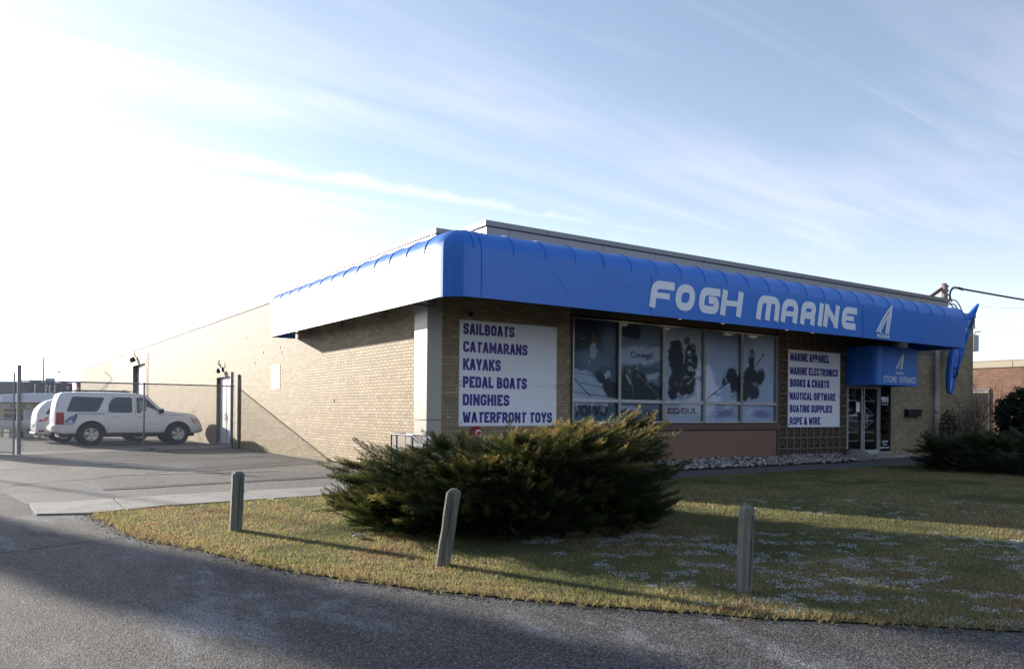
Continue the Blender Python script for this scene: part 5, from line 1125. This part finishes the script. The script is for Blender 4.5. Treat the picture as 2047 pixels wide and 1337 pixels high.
def leaf_tree(name, x, y, R_, h0, h1, n, label, m, seed, size=.10, trunk=.08, cone=False, cat='tree', tone=(.2,.8), prof=None):
    r = np.random.default_rng(seed); t = thing(name, (x, y, gz(x, y)), label, cat); cz_ = (h0+h1)/2
    d = r.normal(0, 1, (n, 3)); d /= np.linalg.norm(d, axis=1, keepdims=True); k = r.uniform(.35, 1, n)**.5
    nz = np.array([noise.noise(Vector((a*2.2+seed, b_*2.2, c_*2.2))) for a, b_, c_ in d]); k = k*(1+.35*nz)
    P = d*k[:, None]*np.array([R_, R_, (h1-h0)/2])+np.array([0, 0, cz_])
    if cone: f = np.clip((h1-P[:, 2])/(h1-h0), 0, 1)**.8*1.35; P[:, 0] *= f; P[:, 1] *= f
    a = r.normal(0, 1, (n, 3)); a /= np.linalg.norm(a, axis=1, keepdims=True); b_ = np.cross(a, r.normal(0, 1, (n, 3))); b_ /= np.linalg.norm(b_, axis=1, keepdims=True); s = size*r.uniform(.5, 1.2, n)[:, None]
    V = np.stack([P-a*s, P+b_*s*.4, P+a*s, P-b_*s*.4], 1).reshape(-1, 3); V[:, 2] = np.maximum(V[:, 2], .03)
    np_mesh('crown', V, np.arange(4*n).reshape(-1, 4), m, t, attr={'tone': np.repeat(r.uniform(*tone, n), 4)}, kind='stuff')
    b = MB(); b.path([(0,0,-.1),(.02,.01,h0+.2),(0,0,(h0+h1)/2),(0,0,h1*.92)], trunk, 8, [trunk,trunk*.85,trunk*.55,trunk*.15])
    for i in range(7): aa = i*2.4; z = h0+(h1-h0)*(.15+.1*i); b.path([(0,0,z),(math.cos(aa)*R_*.35, math.sin(aa)*R_*.35, z+.15*R_),(math.cos(aa)*R_*.65, math.sin(aa)*R_*.65, z+.35*R_)], trunk*.3, 5, [trunk*.35,trunk*.22,trunk*.08])
    b.build('trunk', M_bark, t, smooth=True)
M_ever = leafy('evergreen_leaf', [(0,(.008,.014,.008)),(.5,(.018,.032,.014)),(1,(.035,.055,.022))], .2)
leaf_tree('evergreen_shrub', 21.9,-1.7, .95, 0, 2.25, 7000, 'dark rounded evergreen at the right edge below the red brick wall', M_ever, 4, .10, .05, cat='shrub')
leaf_tree('evergreen_shrub', 23.6,-2.6, 1.1, 0, 2.1, 7000, 'dark evergreen cut off by the right edge of the photo', M_ever, 14, .10, .05, cat='shrub')
leaf_tree('climbing_shrub', 19.1,-.5, .28, 0, 1.55, 1100, 'narrow dark shrub at the foot of the beige end column', M_ever, 24, .05, .02, cat='shrub')
# trees on the far side of the lot, beyond the left edge of the view: they throw the long soft shadow over the road
leaf_tree('pine_tree', -18.85,35.7, .95, 10.9, 15.2, 1700, 'tall bare-stemmed pine left of the lot with a small high crown', M_ever, 66, .30, .06)
leaf_tree('poplar_tree', -21.6,34.7, .82, 1.0, 13.0, 5600, 'narrow upright tree left of the lot', M_ever, 6, .30, .16)
for q, (k, hh) in enumerate(((-34,9),(-25,10.5),(-17,9.5),(-9,11),(-1,10),(7,11.5),(15,10),(23,11),(32,10))):  # added tree row out of view, cutting skylight on the store front
    leaf_tree('street_tree', -21.5+.51*k+rnd.uniform(-1,1), -12.7-.86*k+rnd.uniform(-1,1), 4.6, .6, hh, 2600, ['broad dark evergreen across the road, first of nine','broad dark evergreen across the road, second of nine','broad dark evergreen across the road, third of nine','broad dark evergreen across the road, fourth of nine','broad dark evergreen across the road, fifth of nine','broad dark evergreen across the road, sixth of nine','broad dark evergreen across the road, seventh of nine','broad dark evergreen across the road, eighth of nine','broad dark evergreen across the road, last of nine'][q], M_ever, 30+q, .62, .22)

for q, (x, y, hh) in enumerate(((28,-13,10),(35,-11,11),(25,-22,10))):  # added trees out of view that darken the right front wall
    leaf_tree('street_tree', x, y, 4.2, .6, hh, 2400, ['dark evergreen off to the right beyond the lawn, nearest','dark evergreen off to the right beyond the lawn, farthest','dark evergreen off to the right beside the road'][q], M_ever, 50+q, .62, .22)
# ---------------------------------------------------------------- grass
def inpoly(x, y, P):
    c = np.zeros(len(x), bool); j = len(P)-1
    for i in range(len(P)):
        xi, yi = P[i]; xj, yj = P[j]; k = ((yi > y) != (yj > y)) & (x < (xj-xi)*(y-yi)/(yj-yi+1e-12)+xi); c ^= k; j = i
    return c
def edge_d(x, y, P):
    d = np.full(len(x), 9e9)
    for (ax_, ay), (bx_, by) in zip(P, P[1:]):
        vx, vy = bx_-ax_, by-ay; t = np.clip(((x-ax_)*vx+(y-ay)*vy)/(vx*vx+vy*vy), 0, 1); d = np.minimum(d, np.hypot(x-ax_-t*vx, y-ay-t*vy))
    return d
fx, fy = fwd.x, fwd.y
def camspace(x, y): dx = x-CAM[0]; dy = y-CAM[1]; return dx*fy-dy*fx, dx*fx+dy*fy
def vnoise(x, y, sc, seed=0):
    """smooth value noise, vectorised"""
    r = np.random.default_rng(seed).uniform(0, 1, (128, 128)); u = x*sc+500.3; v = y*sc+500.7; i = np.floor(u).astype(int); j = np.floor(v).astype(int); a = u-i; b_ = v-j; a = a*a*(3-2*a); b_ = b_*b_*(3-2*b_)
    g = lambda p, q: r[p % 128, q % 128]
    return (g(i,j)*(1-a)+g(i+1,j)*a)*(1-b_)+(g(i,j+1)*(1-a)+g(i+1,j+1)*a)*b_
NB = 1600000; gx = npr.uniform(-6.7, 24, NB); gy = npr.uniform(-15, -.7, NB)
lx, dp = camspace(gx, gy); ok = (dp > 4) & (lx/np.maximum(dp, .1) > -.68) & (lx/np.maximum(dp, .1) < .98) & (npr.uniform(0, 1, NB) < np.minimum(1, (7.6/dp)**1.7))
gx, gy, dp = gx[ok], gy[ok], dp[ok]; ok = inpoly(gx, gy, LAWN); gx, gy, dp = gx[ok], gy[ok], dp[ok]
ed = edge_d(gx, gy, ROADL)
# thinner, scrappy cover at the road edge
ok = npr.uniform(0, 1, len(gx)) < np.clip(.35+ed*3, 0, 1); gx, gy, dp, ed = gx[ok], gy[ok], dp[ok], ed[ok]
n = len(gx); tuft = vnoise(gx, gy, 7, 1); patch = vnoise(gx, gy, .8, 2)*.6+vnoise(gx, gy, 2.6, 3)*.4
h = (.014+.022*npr.uniform(0, 1, n)*(.5+tuft))*(1+1.0*np.exp(-ed*5)); wd = .0026*np.maximum(1, dp/6.5)*npr.uniform(.7, 1.3, n)
an = npr.uniform(0, 2*np.pi, n); ln = npr.uniform(.1, 1.0, n)*h; la = npr.uniform(0, 2*np.pi, n); z0 = gza(gx, gy)+.012
B0 = np.stack([gx-np.cos(an)*wd, gy-np.sin(an)*wd, z0], 1); B1 = np.stack([gx+np.cos(an)*wd, gy+np.sin(an)*wd, z0], 1); TP = np.stack([gx+np.cos(la)*ln, gy+np.sin(la)*ln, z0+h], 1)
V = np.stack([B0, B1, TP], 1).reshape(-1, 3)
straw = np.clip((patch-.27)*1.6+.45*np.exp(-ed*3.0)+npr.normal(0, .17, n)+.1, 0, 1)
M_grass = leafy('grass_blade', [(0,(.085,.108,.032)),(.3,(.165,.172,.055)),(.6,(.275,.245,.100)),(.85,(.39,.325,.150)),(1,(.24,.145,.070))], .52)
np_mesh('grass', V, np.arange(3*n).reshape(-1, 3), M_grass, attr={'tone': np.repeat(straw, 3)}, kind='stuff')
print('blades', n)
# coarse dry tufts hanging over the road edge
P2 = []; T2 = []
for (ax_, ay), (bx_, by) in zip(ROADL[:9], ROADL[1:10]):
    L_ = math.hypot(bx_-ax_, by-ay)
    for k in range(int(L_*75)):
        t_ = rnd.random(); x = ax_+(bx_-ax_)*t_+rnd.gauss(.03,.06); y = ay+(by-ay)*t_+rnd.gauss(.02,.05)
        for q in range(5):
            a = rnd.uniform(0, 6.28); hh = rnd.uniform(.03, .085); s_ = rnd.uniform(.4, 1.3)*hh; w = .0032; z = gz(x, y)+.01
            P2 += [(x-math.sin(a)*w, y+math.cos(a)*w, z),(x+math.sin(a)*w, y-math.cos(a)*w, z),(x+math.cos(a)*s_, y+math.sin(a)*s_, z+hh*rnd.uniform(.5,1))]; T2 += [rnd.uniform(.55,1)]*3
np_mesh('dry_grass_tufts', np.array(P2), np.arange(len(P2)).reshape(-1, 3), M_grass, attr={'tone': np.array(T2)}, kind='stuff')
# thin snow caught between the blades
nS = 800000; x = npr.uniform(-4.5, 9, nS); y = npr.uniform(-14.5, -3, nS); lx, dp = camspace(x, y); v_ = vnoise(x+.5*y, y, 3.4, 5)*.45+vnoise(x, y, 9.5, 6)*.35+vnoise(x, y, 26, 9)*.20; v2 = vnoise(x, y, 1.0, 8)
near_ = (dp < 9.9) & (lx > .0*dp) & (v_ > .64-.10*v2); far_ = (dp > 10.6) & (dp < 12.8) & (lx/dp > .28) & (v_ > .68)
ok = (near_ | far_) & (npr.uniform(0, 1, nS) < .8) & (x > -2.9+.10*(y+10))
x, y = x[ok], y[ok]; ok = inpoly(x, y, LAWN) & (edge_d(x, y, ROADL) > .12)
x, y = x[ok], y[ok]; n = len(x); r_ = npr.uniform(.0015, .0075, n); a0 = npr.uniform(0, 6.28, n); z = gza(x, y)+npr.uniform(.018, .034, n); V = []
for k in range(5): a = a0+k*2*np.pi/5; rr = r_*npr.uniform(.5, 1.3, n); V.append(np.stack([x+np.cos(a)*rr, y+np.sin(a)*rr, z-.004+npr.uniform(-.004,.004,n)], 1))
V = np.stack(V, 1).reshape(-1, 3); np_mesh('snow_flecks', V, np.arange(5*n).reshape(-1, 5), M_snow, kind='stuff'); print('snow', n)
# fallen leaves and bush litter
b = MB()
for i in range(420):
    t_ = rnd.random(); k = rnd.randrange(8); (ax_, ay), (bx_, by) = ROADL[k], ROADL[k+1]; x = ax_+(bx_-ax_)*t_+abs(rnd.gauss(0,.25)); y = ay+(by-ay)*t_+abs(rnd.gauss(0,.12)); z = gz(x, y)+rnd.uniform(.02,.05); a = rnd.uniform(0,6.28); s_ = rnd.uniform(.008,.022)
    b.add([(x+math.cos(a)*s_, y+math.sin(a)*s_, z+rnd.uniform(0,.012)),(x-math.sin(a)*s_*.6, y+math.cos(a)*s_*.6, z),(x-math.cos(a)*s_, y-math.sin(a)*s_, z+rnd.uniform(0,.012)),(x+math.sin(a)*s_*.6, y-math.cos(a)*s_*.6, z)], [(0,1,2,3)])
b.build('leaf_litter', mat('dead_leaf', (.14,.075,.035), .85, rand=.4), kind='stuff')
# ---------------------------------------------------------------- river stones
ico = bmesh.new(); bmesh.ops.create_icosphere(ico, subdivisions=1, radius=1); iv = np.array([v.co[:] for v in ico.verts]); ifc = np.array([[v.index for v in f.verts] for f in ico.faces]); ico.free()
ns = 4300; x = npr.uniform(.3, 14.6, ns); y = -npr.uniform(0.02, 1, ns)*np.where(x > 12.3, 1.25-.25*(x-12.3), 1.25); s_ = npr.uniform(.02, .058, ns); hp = np.clip(1+y/1.2, 0, 1)*.12
sc = np.stack([s_*npr.uniform(.8, 1.4, ns), s_*npr.uniform(.7, 1.1, ns), s_*npr.uniform(.45, .8, ns)], 1); an = npr.uniform(0, np.pi, ns)
jt = 1+npr.uniform(-.22, .22, (ns, len(iv), 1)); X = iv[None]*jt*sc[:, None]; c, s = np.cos(an)[:, None], np.sin(an)[:, None]
X = np.stack([X[..., 0]*c-X[..., 1]*s, X[..., 0]*s+X[..., 1]*c, X[..., 2]], -1)+np.stack([x, y, gza(x, y)+.05+hp+npr.uniform(0, .03, ns)], 1)[:, None]
np_mesh('river_stones', X.reshape(-1, 3), (np.arange(ns)[:, None, None]*len(iv)+ifc[None]).reshape(-1, 3), M_stone, kind='stuff')
def boulder(x, y, sx_, sy_, sz_, rz, seed, label, m):
    bm = bmesh.new(); bmesh.ops.create_icosphere(bm, subdivisions=4, radius=1)
    for v in bm.verts:
        p = v.co.copy(); k = 1+.28*noise.noise(p*1.1+Vector((seed,0,0)))+.08*noise.noise(p*4+Vector((seed,0,0))); v.co = Vector((p.x*sx_, p.y*sy_, max(p.z, -.3)*sz_))*k
    me = bpy.data.meshes.new('boulder'); bm.to_mesh(me); bm.free(); o = link('boulder', me, m, None, smooth=True); o.location = (x, y, gz(x, y)+sz_*.4); o.rotation_euler = (0, 0, rz); tag(o, label, 'boulder')
M_rock = mat('grey_boulder', (.21,.20,.19), .85, var=.3, vscale=3, fine=.2, fscale=30, bump=.6, bscale=12)
boulder(13.35,-.80,.50,.28,.26,-.1,2,'pale grey flat boulder among river stones beside the entrance step', M_rock)
boulder(13.75,-.35,.30,.2,.24,.4,5,'dark brown rough rock behind the pale boulder at the step', mat('brown_rock', (.09,.06,.04), .9, var=.4, vscale=6, bump=.6, bscale=20))
t = MB()
pts = [(-.07,-.03),(.03,-.05),(.09,0),(.04,.05),(-.05,.04)]
vs = [(a, c, .05+.02*math.sin(a*60)+.012*k) for k in (0, 1) for a, c in pts]; o = t.add(vs, [(0,1,2,3,4),(9,8,7,6,5)]+[(i,(i+1)%5,5+(i+1)%5,5+i) for i in range(5)]).build('crushed_carton', M_litter, None); o.location = (-3.97,-5.13,gz(-3.97,-5.13)-.01); tag(o, 'crushed white carton in the grass at the left foot of the big juniper', 'litter')
o = MB().add([(-.04,0,.06),(0,-.02,.04),(.05,0,.065),(.0,.025,.045)], [(0,1,2,3)]).build('dead_leaf', mat('dead_leaf', (.1,.05,.03)), None); o.location = (3.0,-9.45,gz(3.0,-9.45)); tag(o, 'dark dead leaf on the sunlit lawn strip at the right edge', 'leaf')
o = MB().lathe([(.10,0),(.09,.02),(.05,.035)], (0,0,0), 10).build('drain_cap', M_black, None); o.location = (-3.0,14.2,gz(-3,14.2)+.004); tag(o, 'small black lump on the asphalt at the foot of the middle fence post', 'cap')

# ================================================================ KAYAK
kt, kb = Vector((20.50,-.70,5.44)), Vector((19.02,-.55,2.38)); kd = (kt-kb); KL = kd.length; kd.normalize()
kn = Vector((.15,-1,0)).normalized(); kn = (kn-kd*kn.dot(kd)).normalized(); ks = kd.cross(kn)
kay = thing('kayak', tuple(kb), 'bright blue sit-on-top kayak hung upright on the brick beyond the awning', 'kayak')
def kpt(u, a, b_): 
    p = kd*(u*KL)+ks*a+kn*b_+Vector((-.30*math.sin(math.pi*u), 0, 0)); return (p.x, p.y, p.z)
secs = []; nk = 20
for i in range(nk+1):
    u = i/nk; w = .36*(math.sin(math.pi*min(1, (u*.94+.06)))**.55)*(1 if u < .7 else 1-.62*((u-.7)/.3)**1.3); w = max(w, .03); d = .15*math.sin(math.pi*min(1,u*.9+.08))**.5; rk = .28*max(0, u-.72)**1.6*2.2+.10*max(0, .15-u)*2
    secs.append([kpt(u, w*x, y*d*1.1+rk) for x, y in ((-1,0),(-.96,.45),(-.80,.72),(-.5,.55),(-.2,.42),(.2,.42),(.5,.55),(.80,.72),(.96,.45),(1,0),(.8,-.7),(.35,-1.05),(0,-1.12),(-.35,-1.05),(-.8,-.7))])
loft(secs, 'hull', M_kayak, kay)
for (u, a) in ((.55,0),(.30,0)): MB().path([kpt(u+.12*math.cos(q), .20*math.sin(q), .115) for q in [2*math.pi*i/16 for i in range(17)]], .015, 5).build('cockpit_rim', M_kayak, kay, smooth=True)
for u in (.24,.80):
    MB().path([kpt(u, -.15, .10),kpt(u+.03, -.04, .16),kpt(u-.02, .08, .16),kpt(u-.05, .20, .08)], .024, 6).build('strap', M_black, kay, smooth=True)
for (u, a) in ((.28,-.1),(.22,-.12)): MB().lathe([(.02,-.006),(.02,.006)], kpt(u, a, .14), 8, 'y').build('fitting', M_alumw, kay)
MB().beam(kpt(.35,0,-.1), (1.2, .50, 1.2), .04, .04).beam(kpt(.75,0,-.1), (1.9, .70, 2.5), .04, .04).build('wall_bracket', M_steel, kay)

# ================================================================ SERVICE MAST AND WIRES
ms = thing('service_mast', (20.95,.6,5.0), 'rusty steel service mast with cable loops above the right end of the roof', 'mast')
MB().box(-.09,.09,-.05,.05,0,1.36).box(-.12,.12,-.07,-.05,0,1.30).build('upright', M_steel, ms, bevel=.006)
MB().tube((0,.05,1.2),(-1.25,.5,.35), .065, 8).build('brace', mat('rust_red_tube', (.17,.075,.055), .75, var=.25), ms, smooth=True)
for z in (1.28,1.12,.96,.3,.2): MB().lathe([(.03,-.03),(.045,0),(.03,.03)], (.20,-.02,z), 8).tube((.08,-.02,z),(.2,-.02,z),.01,5).build('insulator', M_black, ms)
def curve3(P, k=10):
    P = [Vector(p) for p in P]; o = []
    Q = [P[0]*2-P[1]]+P+[P[-1]*2-P[-2]]
    for i in range(1, len(Q)-2):
        for j in range(k):
            t_ = j/k; a, b_, c, d = Q[i-1:i+3]; o.append(.5*((2*b_)+(c-a)*t_+(2*a-5*b_+4*c-d)*t_*t_+(3*b_-a-3*c+d)*t_**3))
    return o+[P[-1]]
for P in ([(.1,0,.62),(.45,0,.80),(.9,0,.78),(1.25,0,.50),(1.32,0,.30)],[(.1,0,.55),(.5,0,.66),(.85,0,.60),(1.1,0,.20),(1.2,0,.05)],[(.1,0,.50),(.4,.02,.70),(.75,0,.45),(1.0,0,.12),(1.15,0,.0)],[(.35,-.02,.72),(.38,0,1.05),(.62,0,1.28),(1.0,0,1.30)],[(.5,-.02,.72),(.42,0,1.0),(.6,0,1.22),(1.0,0,1.28)]):
    MB().path(curve3(P, 6), .022, 5).build('cable_loop', M_black, ms, smooth=True)
MB().tube((1.0,0,1.29),(1.32,0,1.27), .05, 8).lathe([(.03,-.06),(.07,0),(.03,.06)], (1.3,0,.32), 8).lathe([(.03,-.06),(.06,0),(.03,.06)], (1.15,0,.05), 8).build('splice', M_black, ms)
pts = [(1.3+i*1.0, -.02*i, 1.27-.02*i+.0012*i*i) for i in range(0, 40)]
o = MB().path([(22.2+i, .6-.12*i, 6.28-.035*i+.0012*i*i) for i in range(0, 40)], .035, 6).build('overhead_cable', M_black, None, smooth=True, org=(22.2,.6,6.28)); tag(o, 'thick black overhead cable running off to the right from the service mast', 'cable')
for k, z in enumerate((9.6,8.1,7.75)):
    o = MB().path([(38+i*2.2, 22-i*1.1, z+.02*(i-6)**2*.12) for i in range(0, 16)], .006, 4).build('distant_wire', M_black, None, org=(38,22,z)); tag(o, ['highest thin distant wire above the red brick building','middle thin distant wire above the red brick building','lowest thin distant wire above the red brick building'][k], 'wire', 'distant wires at the right')
t = thing('meter_cabinet', (23.95,1.0,4.1), 'grey electrical cabinet on a conduit at the far wall corner', 'cabinet'); MB().box(-.16,.2,-.1,.1,0,.62).build('cabinet_box', M_galv, t, bevel=.01); MB().tube((-.12,0,-3.8),(-.12,0,0), .02, 6).tube((0,0,.62),(.15,0,.75),.02,6).tube((.15,0,.75),(.42,-.05,.78),.02,6).build('conduit', M_galv, t)

# ================================================================ RED BRICK BUILDING AT RIGHT
rb = thing('red_brick_building', (37,0,gz(37,0)), 'sunlit red brick building with a beige metal roof band at the far right', 'building')
MB().box(.0018,14,-1.5,11,-.3,3.93).build('wall', M_redmortar, rb)
MB().box(-.06,.3,-1.5,11,3.93,4.27).build('roof_band', M_band, rb)
for yy in (1.0,5.22,9): MB().box(-.066,-.061,yy,yy+.02,3.93,4.27).build('band_joint', M_trim, rb)
MB().box(-.08,.4,-1.5,11.02,4.27,4.32).build('roof_edge', M_band, rb)
R_ = brick_rects(-1.5, 10.9, .0, 3.92, [(6.42,9.2,0,2.85)], pitch=.30, course=.098, header=False); V, F = brick_wall_mesh(R_, 'x', 0, .012); np_mesh('brick_courses', V, F, M_redbrick, rb, kind='stuff')
MB().box(.0,.4,6.42,9.2,-.2,2.6).build('garage_recess', mat('dark_olive_panel', (.012,.009,.006), .85), rb); MB().box(-.05,.0,6.35,9.25,2.72,2.85).build('lintel', M_cap, rb); MB().box(-.06,.0,6.35,6.42,-.2,2.72).build('jamb', M_trim, rb)  # flush panel coloured near-black to paint in the recess shade
t = thing('street_lamp', (41,12,gz(41,12)), 'street lamp head just above the red brick building roof', 'street lamp'); MB().tube((0,0,0),(0,0,4.55),.06,8).path([(0,0,4.5),(.3,-.2,4.85),(.8,-.6,4.9)],.03,6).build('pole', M_galv, t); MB().box(.7,1.4,-.95,-.6,4.84,4.94).build('lamp_head', M_black, t, bevel=.03)
# ================================================================ FAR LEFT
fb = thing('far_warehouse', (-20,80,gz(-20,80)), 'long low dark warehouse with red trim far behind the parked cars', 'building')
MB().box(-50,20.3,0,20,-.3,3.9).build('wall', M_farwall, fb); MB().box(-50,20.5,-.1,20,3.9,4.0).build('coping', M_cap, fb)
MB().box(20.3,20.55,-.05,.2,-.3,3.9).build('corner_trim', M_farred, fb); MB().box(-50,20,-.04,-.01,-.3,1.3).build('plinth', mat('dark_red_brick', (.16,.06,.045), .9), fb)
for i in range(12): MB().box(8+i*1.05,8.7+i*1.05,-.03,-.012,.9,1.8).build('window', M_greyp, fb)
for (xa, xb, za, zb) in ((16.8,17.9,4.0,4.28),(12.4,13.6,4.0,4.35),(18.2,19.1,4.0,4.5),(19.6,20.3,4.0,4.12)): MB().box(xa,xb,2,3.5,za,zb).build('rooftop_unit', M_galv, fb)
MB().path([(18.9,-.1,3.9),(18.9,-.15,3.1),(18.5,-.3,2.9)], .06, 6).build('vent_pipe', M_greyp, fb)
t = thing('utility_pole', (-1.95,82,gz(0,82)), 'thin tall pole rising behind the far warehouse roof', 'pole'); MB().tube((0,0,0),(0,0,6.7),.09,8,.06).build('shaft', mat('brown_pole', (.16,.12,.10), .9), t); MB().tube((-.2,0,6.2),(.2,0,6.2),.02,5).build('cross_arm', M_steel, t)
t = thing('lamp_post', (-.38,84,gz(0,84)), 'small lamp post with a round head behind the far warehouse', 'street lamp'); MB().tube((0,0,0),(0,0,5.1),.05,8,.03).build('shaft', M_galv, t); MB().lathe([(.03,5.1),(.14,5.2),(.14,5.3),(.03,5.38)], (0,0,0), 10).build('lamp_head', M_greyp, t)
for k, (x, w, lb) in enumerate(((-.05,.75,'reddish wall end pier between the far warehouse and the long brick wall'),)):
    t = thing('brick_pier', (.6,66.5,gz(0,66)), lb, 'wall'); MB().box(-.9,-.2,0,1.5,0,3.6).build('pier', mat('rust_pier', (.22,.09,.07), .8), t); MB().box(-.95,-.15,-.05,1.5,3.6,3.7).build('pier_cap', M_cap, t)
# boat rack
rk = thing('boat_rack', (-5.9,28,gz(-5.9,28)), 'tan timber rack holding boats at the far left of the lot', 'rack')
for (x, y, h_) in ((-.93,0,1.55),(.22,0,1.55),(-.93,1.2,1.55),(.22,1.2,1.55),(-.35,0,1.5),(.75,0,1.5)): MB().box(x-.05,x+.05,y-.05,y+.05,0,h_).build('post', M_tan, rk, bevel=.005)
for (z) in (1.08,1.28,1.47): MB().box(-1.0,1.6,-.03,.03,z,z+.09).build('beam', M_tan, rk)
MB().box(-1.1,1.8,-.06,1.26,1.55,1.60).build('shelf', mat('dark_shelf', (.05,.045,.04), .8), rk)
def hull(name, o, L_, W_, H_, label, rz, m=M_hull, up_=-1, tipu=.8, cat='boat'):
    t = thing(name, o, label, cat, rz=rz); secs = []
    for i in range(15):
        u = i/14; w = W_/2*max(.06, math.sin(math.pi*min(.93, .30+u*.66))**.7); k = H_*(.75+.25*math.sin(math.pi*u)); sh = (.10*(u-.5)**2)*4*H_
        secs.append([((u-.5)*L_, w*a, sh*0+c*k) for a, c in ((-1,0),(-.96,.35),(-.7,.75),(-.25,1.0),(.25,1.0),(.7,.75),(.96,.35),(1,0))])
    if up_ > 0: secs = [[(x, y, H_-z) for x, y, z in s_] for s_ in secs]
    loft(secs, 'hull', m, t); MB().path([s_[0] for s_ in secs], .025, 5).path([s_[-1] for s_ in secs], .025, 5).build('gunwale', m, t, smooth=True); return t
hull('upturned_boat', (-5.15,28.5,1.87), 3.6, 1.3, .42, 'long white upturned hull lying on top of the timber rack', .05)
t = thing('catamaran_hull', (-5.2,27.2,gz(-5,27)), 'pale grey pointed catamaran hull beside the crossover', 'boat')
MB().lathe([(.02,-1.2),(.10,-.9),(.22,-.4),(.33,.2),(.36,.8),(.33,1.6)], (0,0,.66), 14, 'x').build('hull', mat('pale_grey_gelcoat', (.55,.58,.62), .4), t, smooth=True); MB().box(-.3,-.2,-.25,.25,0,.42).box(.7,.8,-.25,.25,0,.4).build('cradle', M_tan, t)
t = thing('dinghy', (-6.3,26.6,gz(-6,26.6)), 'small white dinghy tilted on its trailer behind the gate post', 'boat', rz=.1)
secs = [[(x, w*a, z0+h_*c) for a, c in ((-1,1),(-.9,.45),(-.5,.1),(0,0),(.5,.1),(.9,.45),(1,1))] for (x, w, z0, h_) in ((-.9,.05,.62,.2),(-.7,.25,.48,.32),(-.3,.42,.36,.42),(.2,.48,.32,.45),(.7,.45,.34,.42))]
loft(secs, 'hull', M_hull, t); MB().lathe([(.16,-.05),(.16,.05)], (.0,-.5,.18), 14, 'y').build('trailer_wheel', M_tyre, t); MB().tube((-1.3,0,.25),(.9,0,.28),.03,6).build('trailer_beam', M_galv, t)
for (nm, x0, x1, z0, z1, y_, lb) in (('storage_panel',-6.05,-5.35,.75,1.25,27.9,'grey flat panel leaning under the boat rack, upper of two'),('storage_panel',-6.6,-5.65,.0,.45,27.6,'grey flat panel standing low under the boat rack')):
    t = thing(nm, (x0, y_, gz(x0, y_)), lb, 'panel'); MB().box(0, x1-x0, 0, .08, z0, z1).build('board', M_greyp, t, bevel=.01); MB().box(.05, .1, -.02, 0, z0, z1).build('batten', M_alumw, t)
t = thing('mast_stand', (-3.55,27.5,gz(-3.5,27.5)), 'slanting thin metal mast frame rising behind the SUV roof', 'mast stand')
MB().tube((0,0,1.5),(1.05,0,2.75),.018,6).tube((.12,0,1.5),(1.12,0,2.72),.014,6).tube((1.08,0,2.75),(.80,0,3.05),.014,6).tube((.80,0,3.05),(.72,0,2.98),.012,6).tube((1.25,0,1.4),(1.22,0,3.0),.008,5).tube((0,0,0),(0,0,1.5),.03,6).build('frame', M_galv, t)
MB().lathe([(.03,-.03),(.09,0),(.03,.03)], (-.05,0,2.05), 10, 'y').tube((-.05,0,1.5),(-.05,0,2.0),.012,5).build('marker_lamp', M_redl, t)
for i, (x, lb) in enumerate(((-4.5,'leftmost slim metal prong above the SUV roof'),(-4.05,'second slim metal prong above the SUV roof'),(-3.9,'short third slim metal prong above the SUV roof'),(-3.68,'fourth slim metal prong above the SUV roof'),(-3.15,'fifth slim metal prong above the SUV roof'),(-2.7,'rightmost slim metal prong above the SUV roof'))):
    o = MB().tube((0,0,1.2),(.10,0,2.45-.02*i),.016,6).box(.06,.16,-.02,.02,2.42-.02*i,2.45-.02*i).tube((0,0,0),(0,0,1.2),.02,6).build('rack_prong', M_alumw, None); o.location = (x-1.1,29.5,gz(x,29.5)); tag(o, lb, 'rack prong', 'metal prongs of the rack behind the SUV')
t = thing('wooden_gate', (-.9,31,gz(-.9,31)), 'small slatted rack with a dark end against the brick beyond the SUV bonnet', 'rack')
MB().box(-.9,.3,-.03,.03,1.30,1.36).box(-.9,.3,-.03,.03,.2,.26).build('rail', M_alumw, t)
for i in range(6): MB().box(-.85+i*.2,-.82+i*.2,-.02,.02,.26,1.30).build('slat', M_trim, t)
MB().box(.3,.42,-.05,.05,0,1.42).build('end_post', M_trim, t)

# grit and crumbs along the road edge
g_ = 1500; k = npr.integers(0, 9, g_); t_ = npr.uniform(0, 1, g_); RL = np.array(ROADL[:10]); P0 = RL[k]; P1 = RL[k+1]; Q = P0+(P1-P0)*t_[:, None]; off = -np.abs(npr.normal(0, .10, g_))+.02
x = Q[:, 0]+.86*off; y = Q[:, 1]+.51*off; s_ = npr.uniform(.003, .011, g_)
X = iv[None]*(1+npr.uniform(-.3, .3, (g_, len(iv), 1)))*np.stack([s_, s_, s_*.6], 1)[:, None]+np.stack([x, y, gza(x, y)+.006], 1)[:, None]
np_mesh('road_grit', X.reshape(-1, 3), (np.arange(g_)[:, None, None]*len(iv)+ifc[None]).reshape(-1, 3), mat('grit', (.10,.09,.08), .9, rand=.6), kind='stuff')

for a, c, w_ in (((-8.4,-1.5),(-6.6,-3.0),.015),):
    k = 40; crack([(a[0]+(c[0]-a[0])*i/k+noise.noise(Vector((i*.35, c[1], 4)))*.22+noise.noise(Vector((i*1.3, c[1], 9)))*.05, a[1]+(c[1]-a[1])*i/k+noise.noise(Vector((i*.35, a[1], 0)))*.22+noise.noise(Vector((i*1.2, a[1], 2)))*.05) for i in range(k+1)], w_)
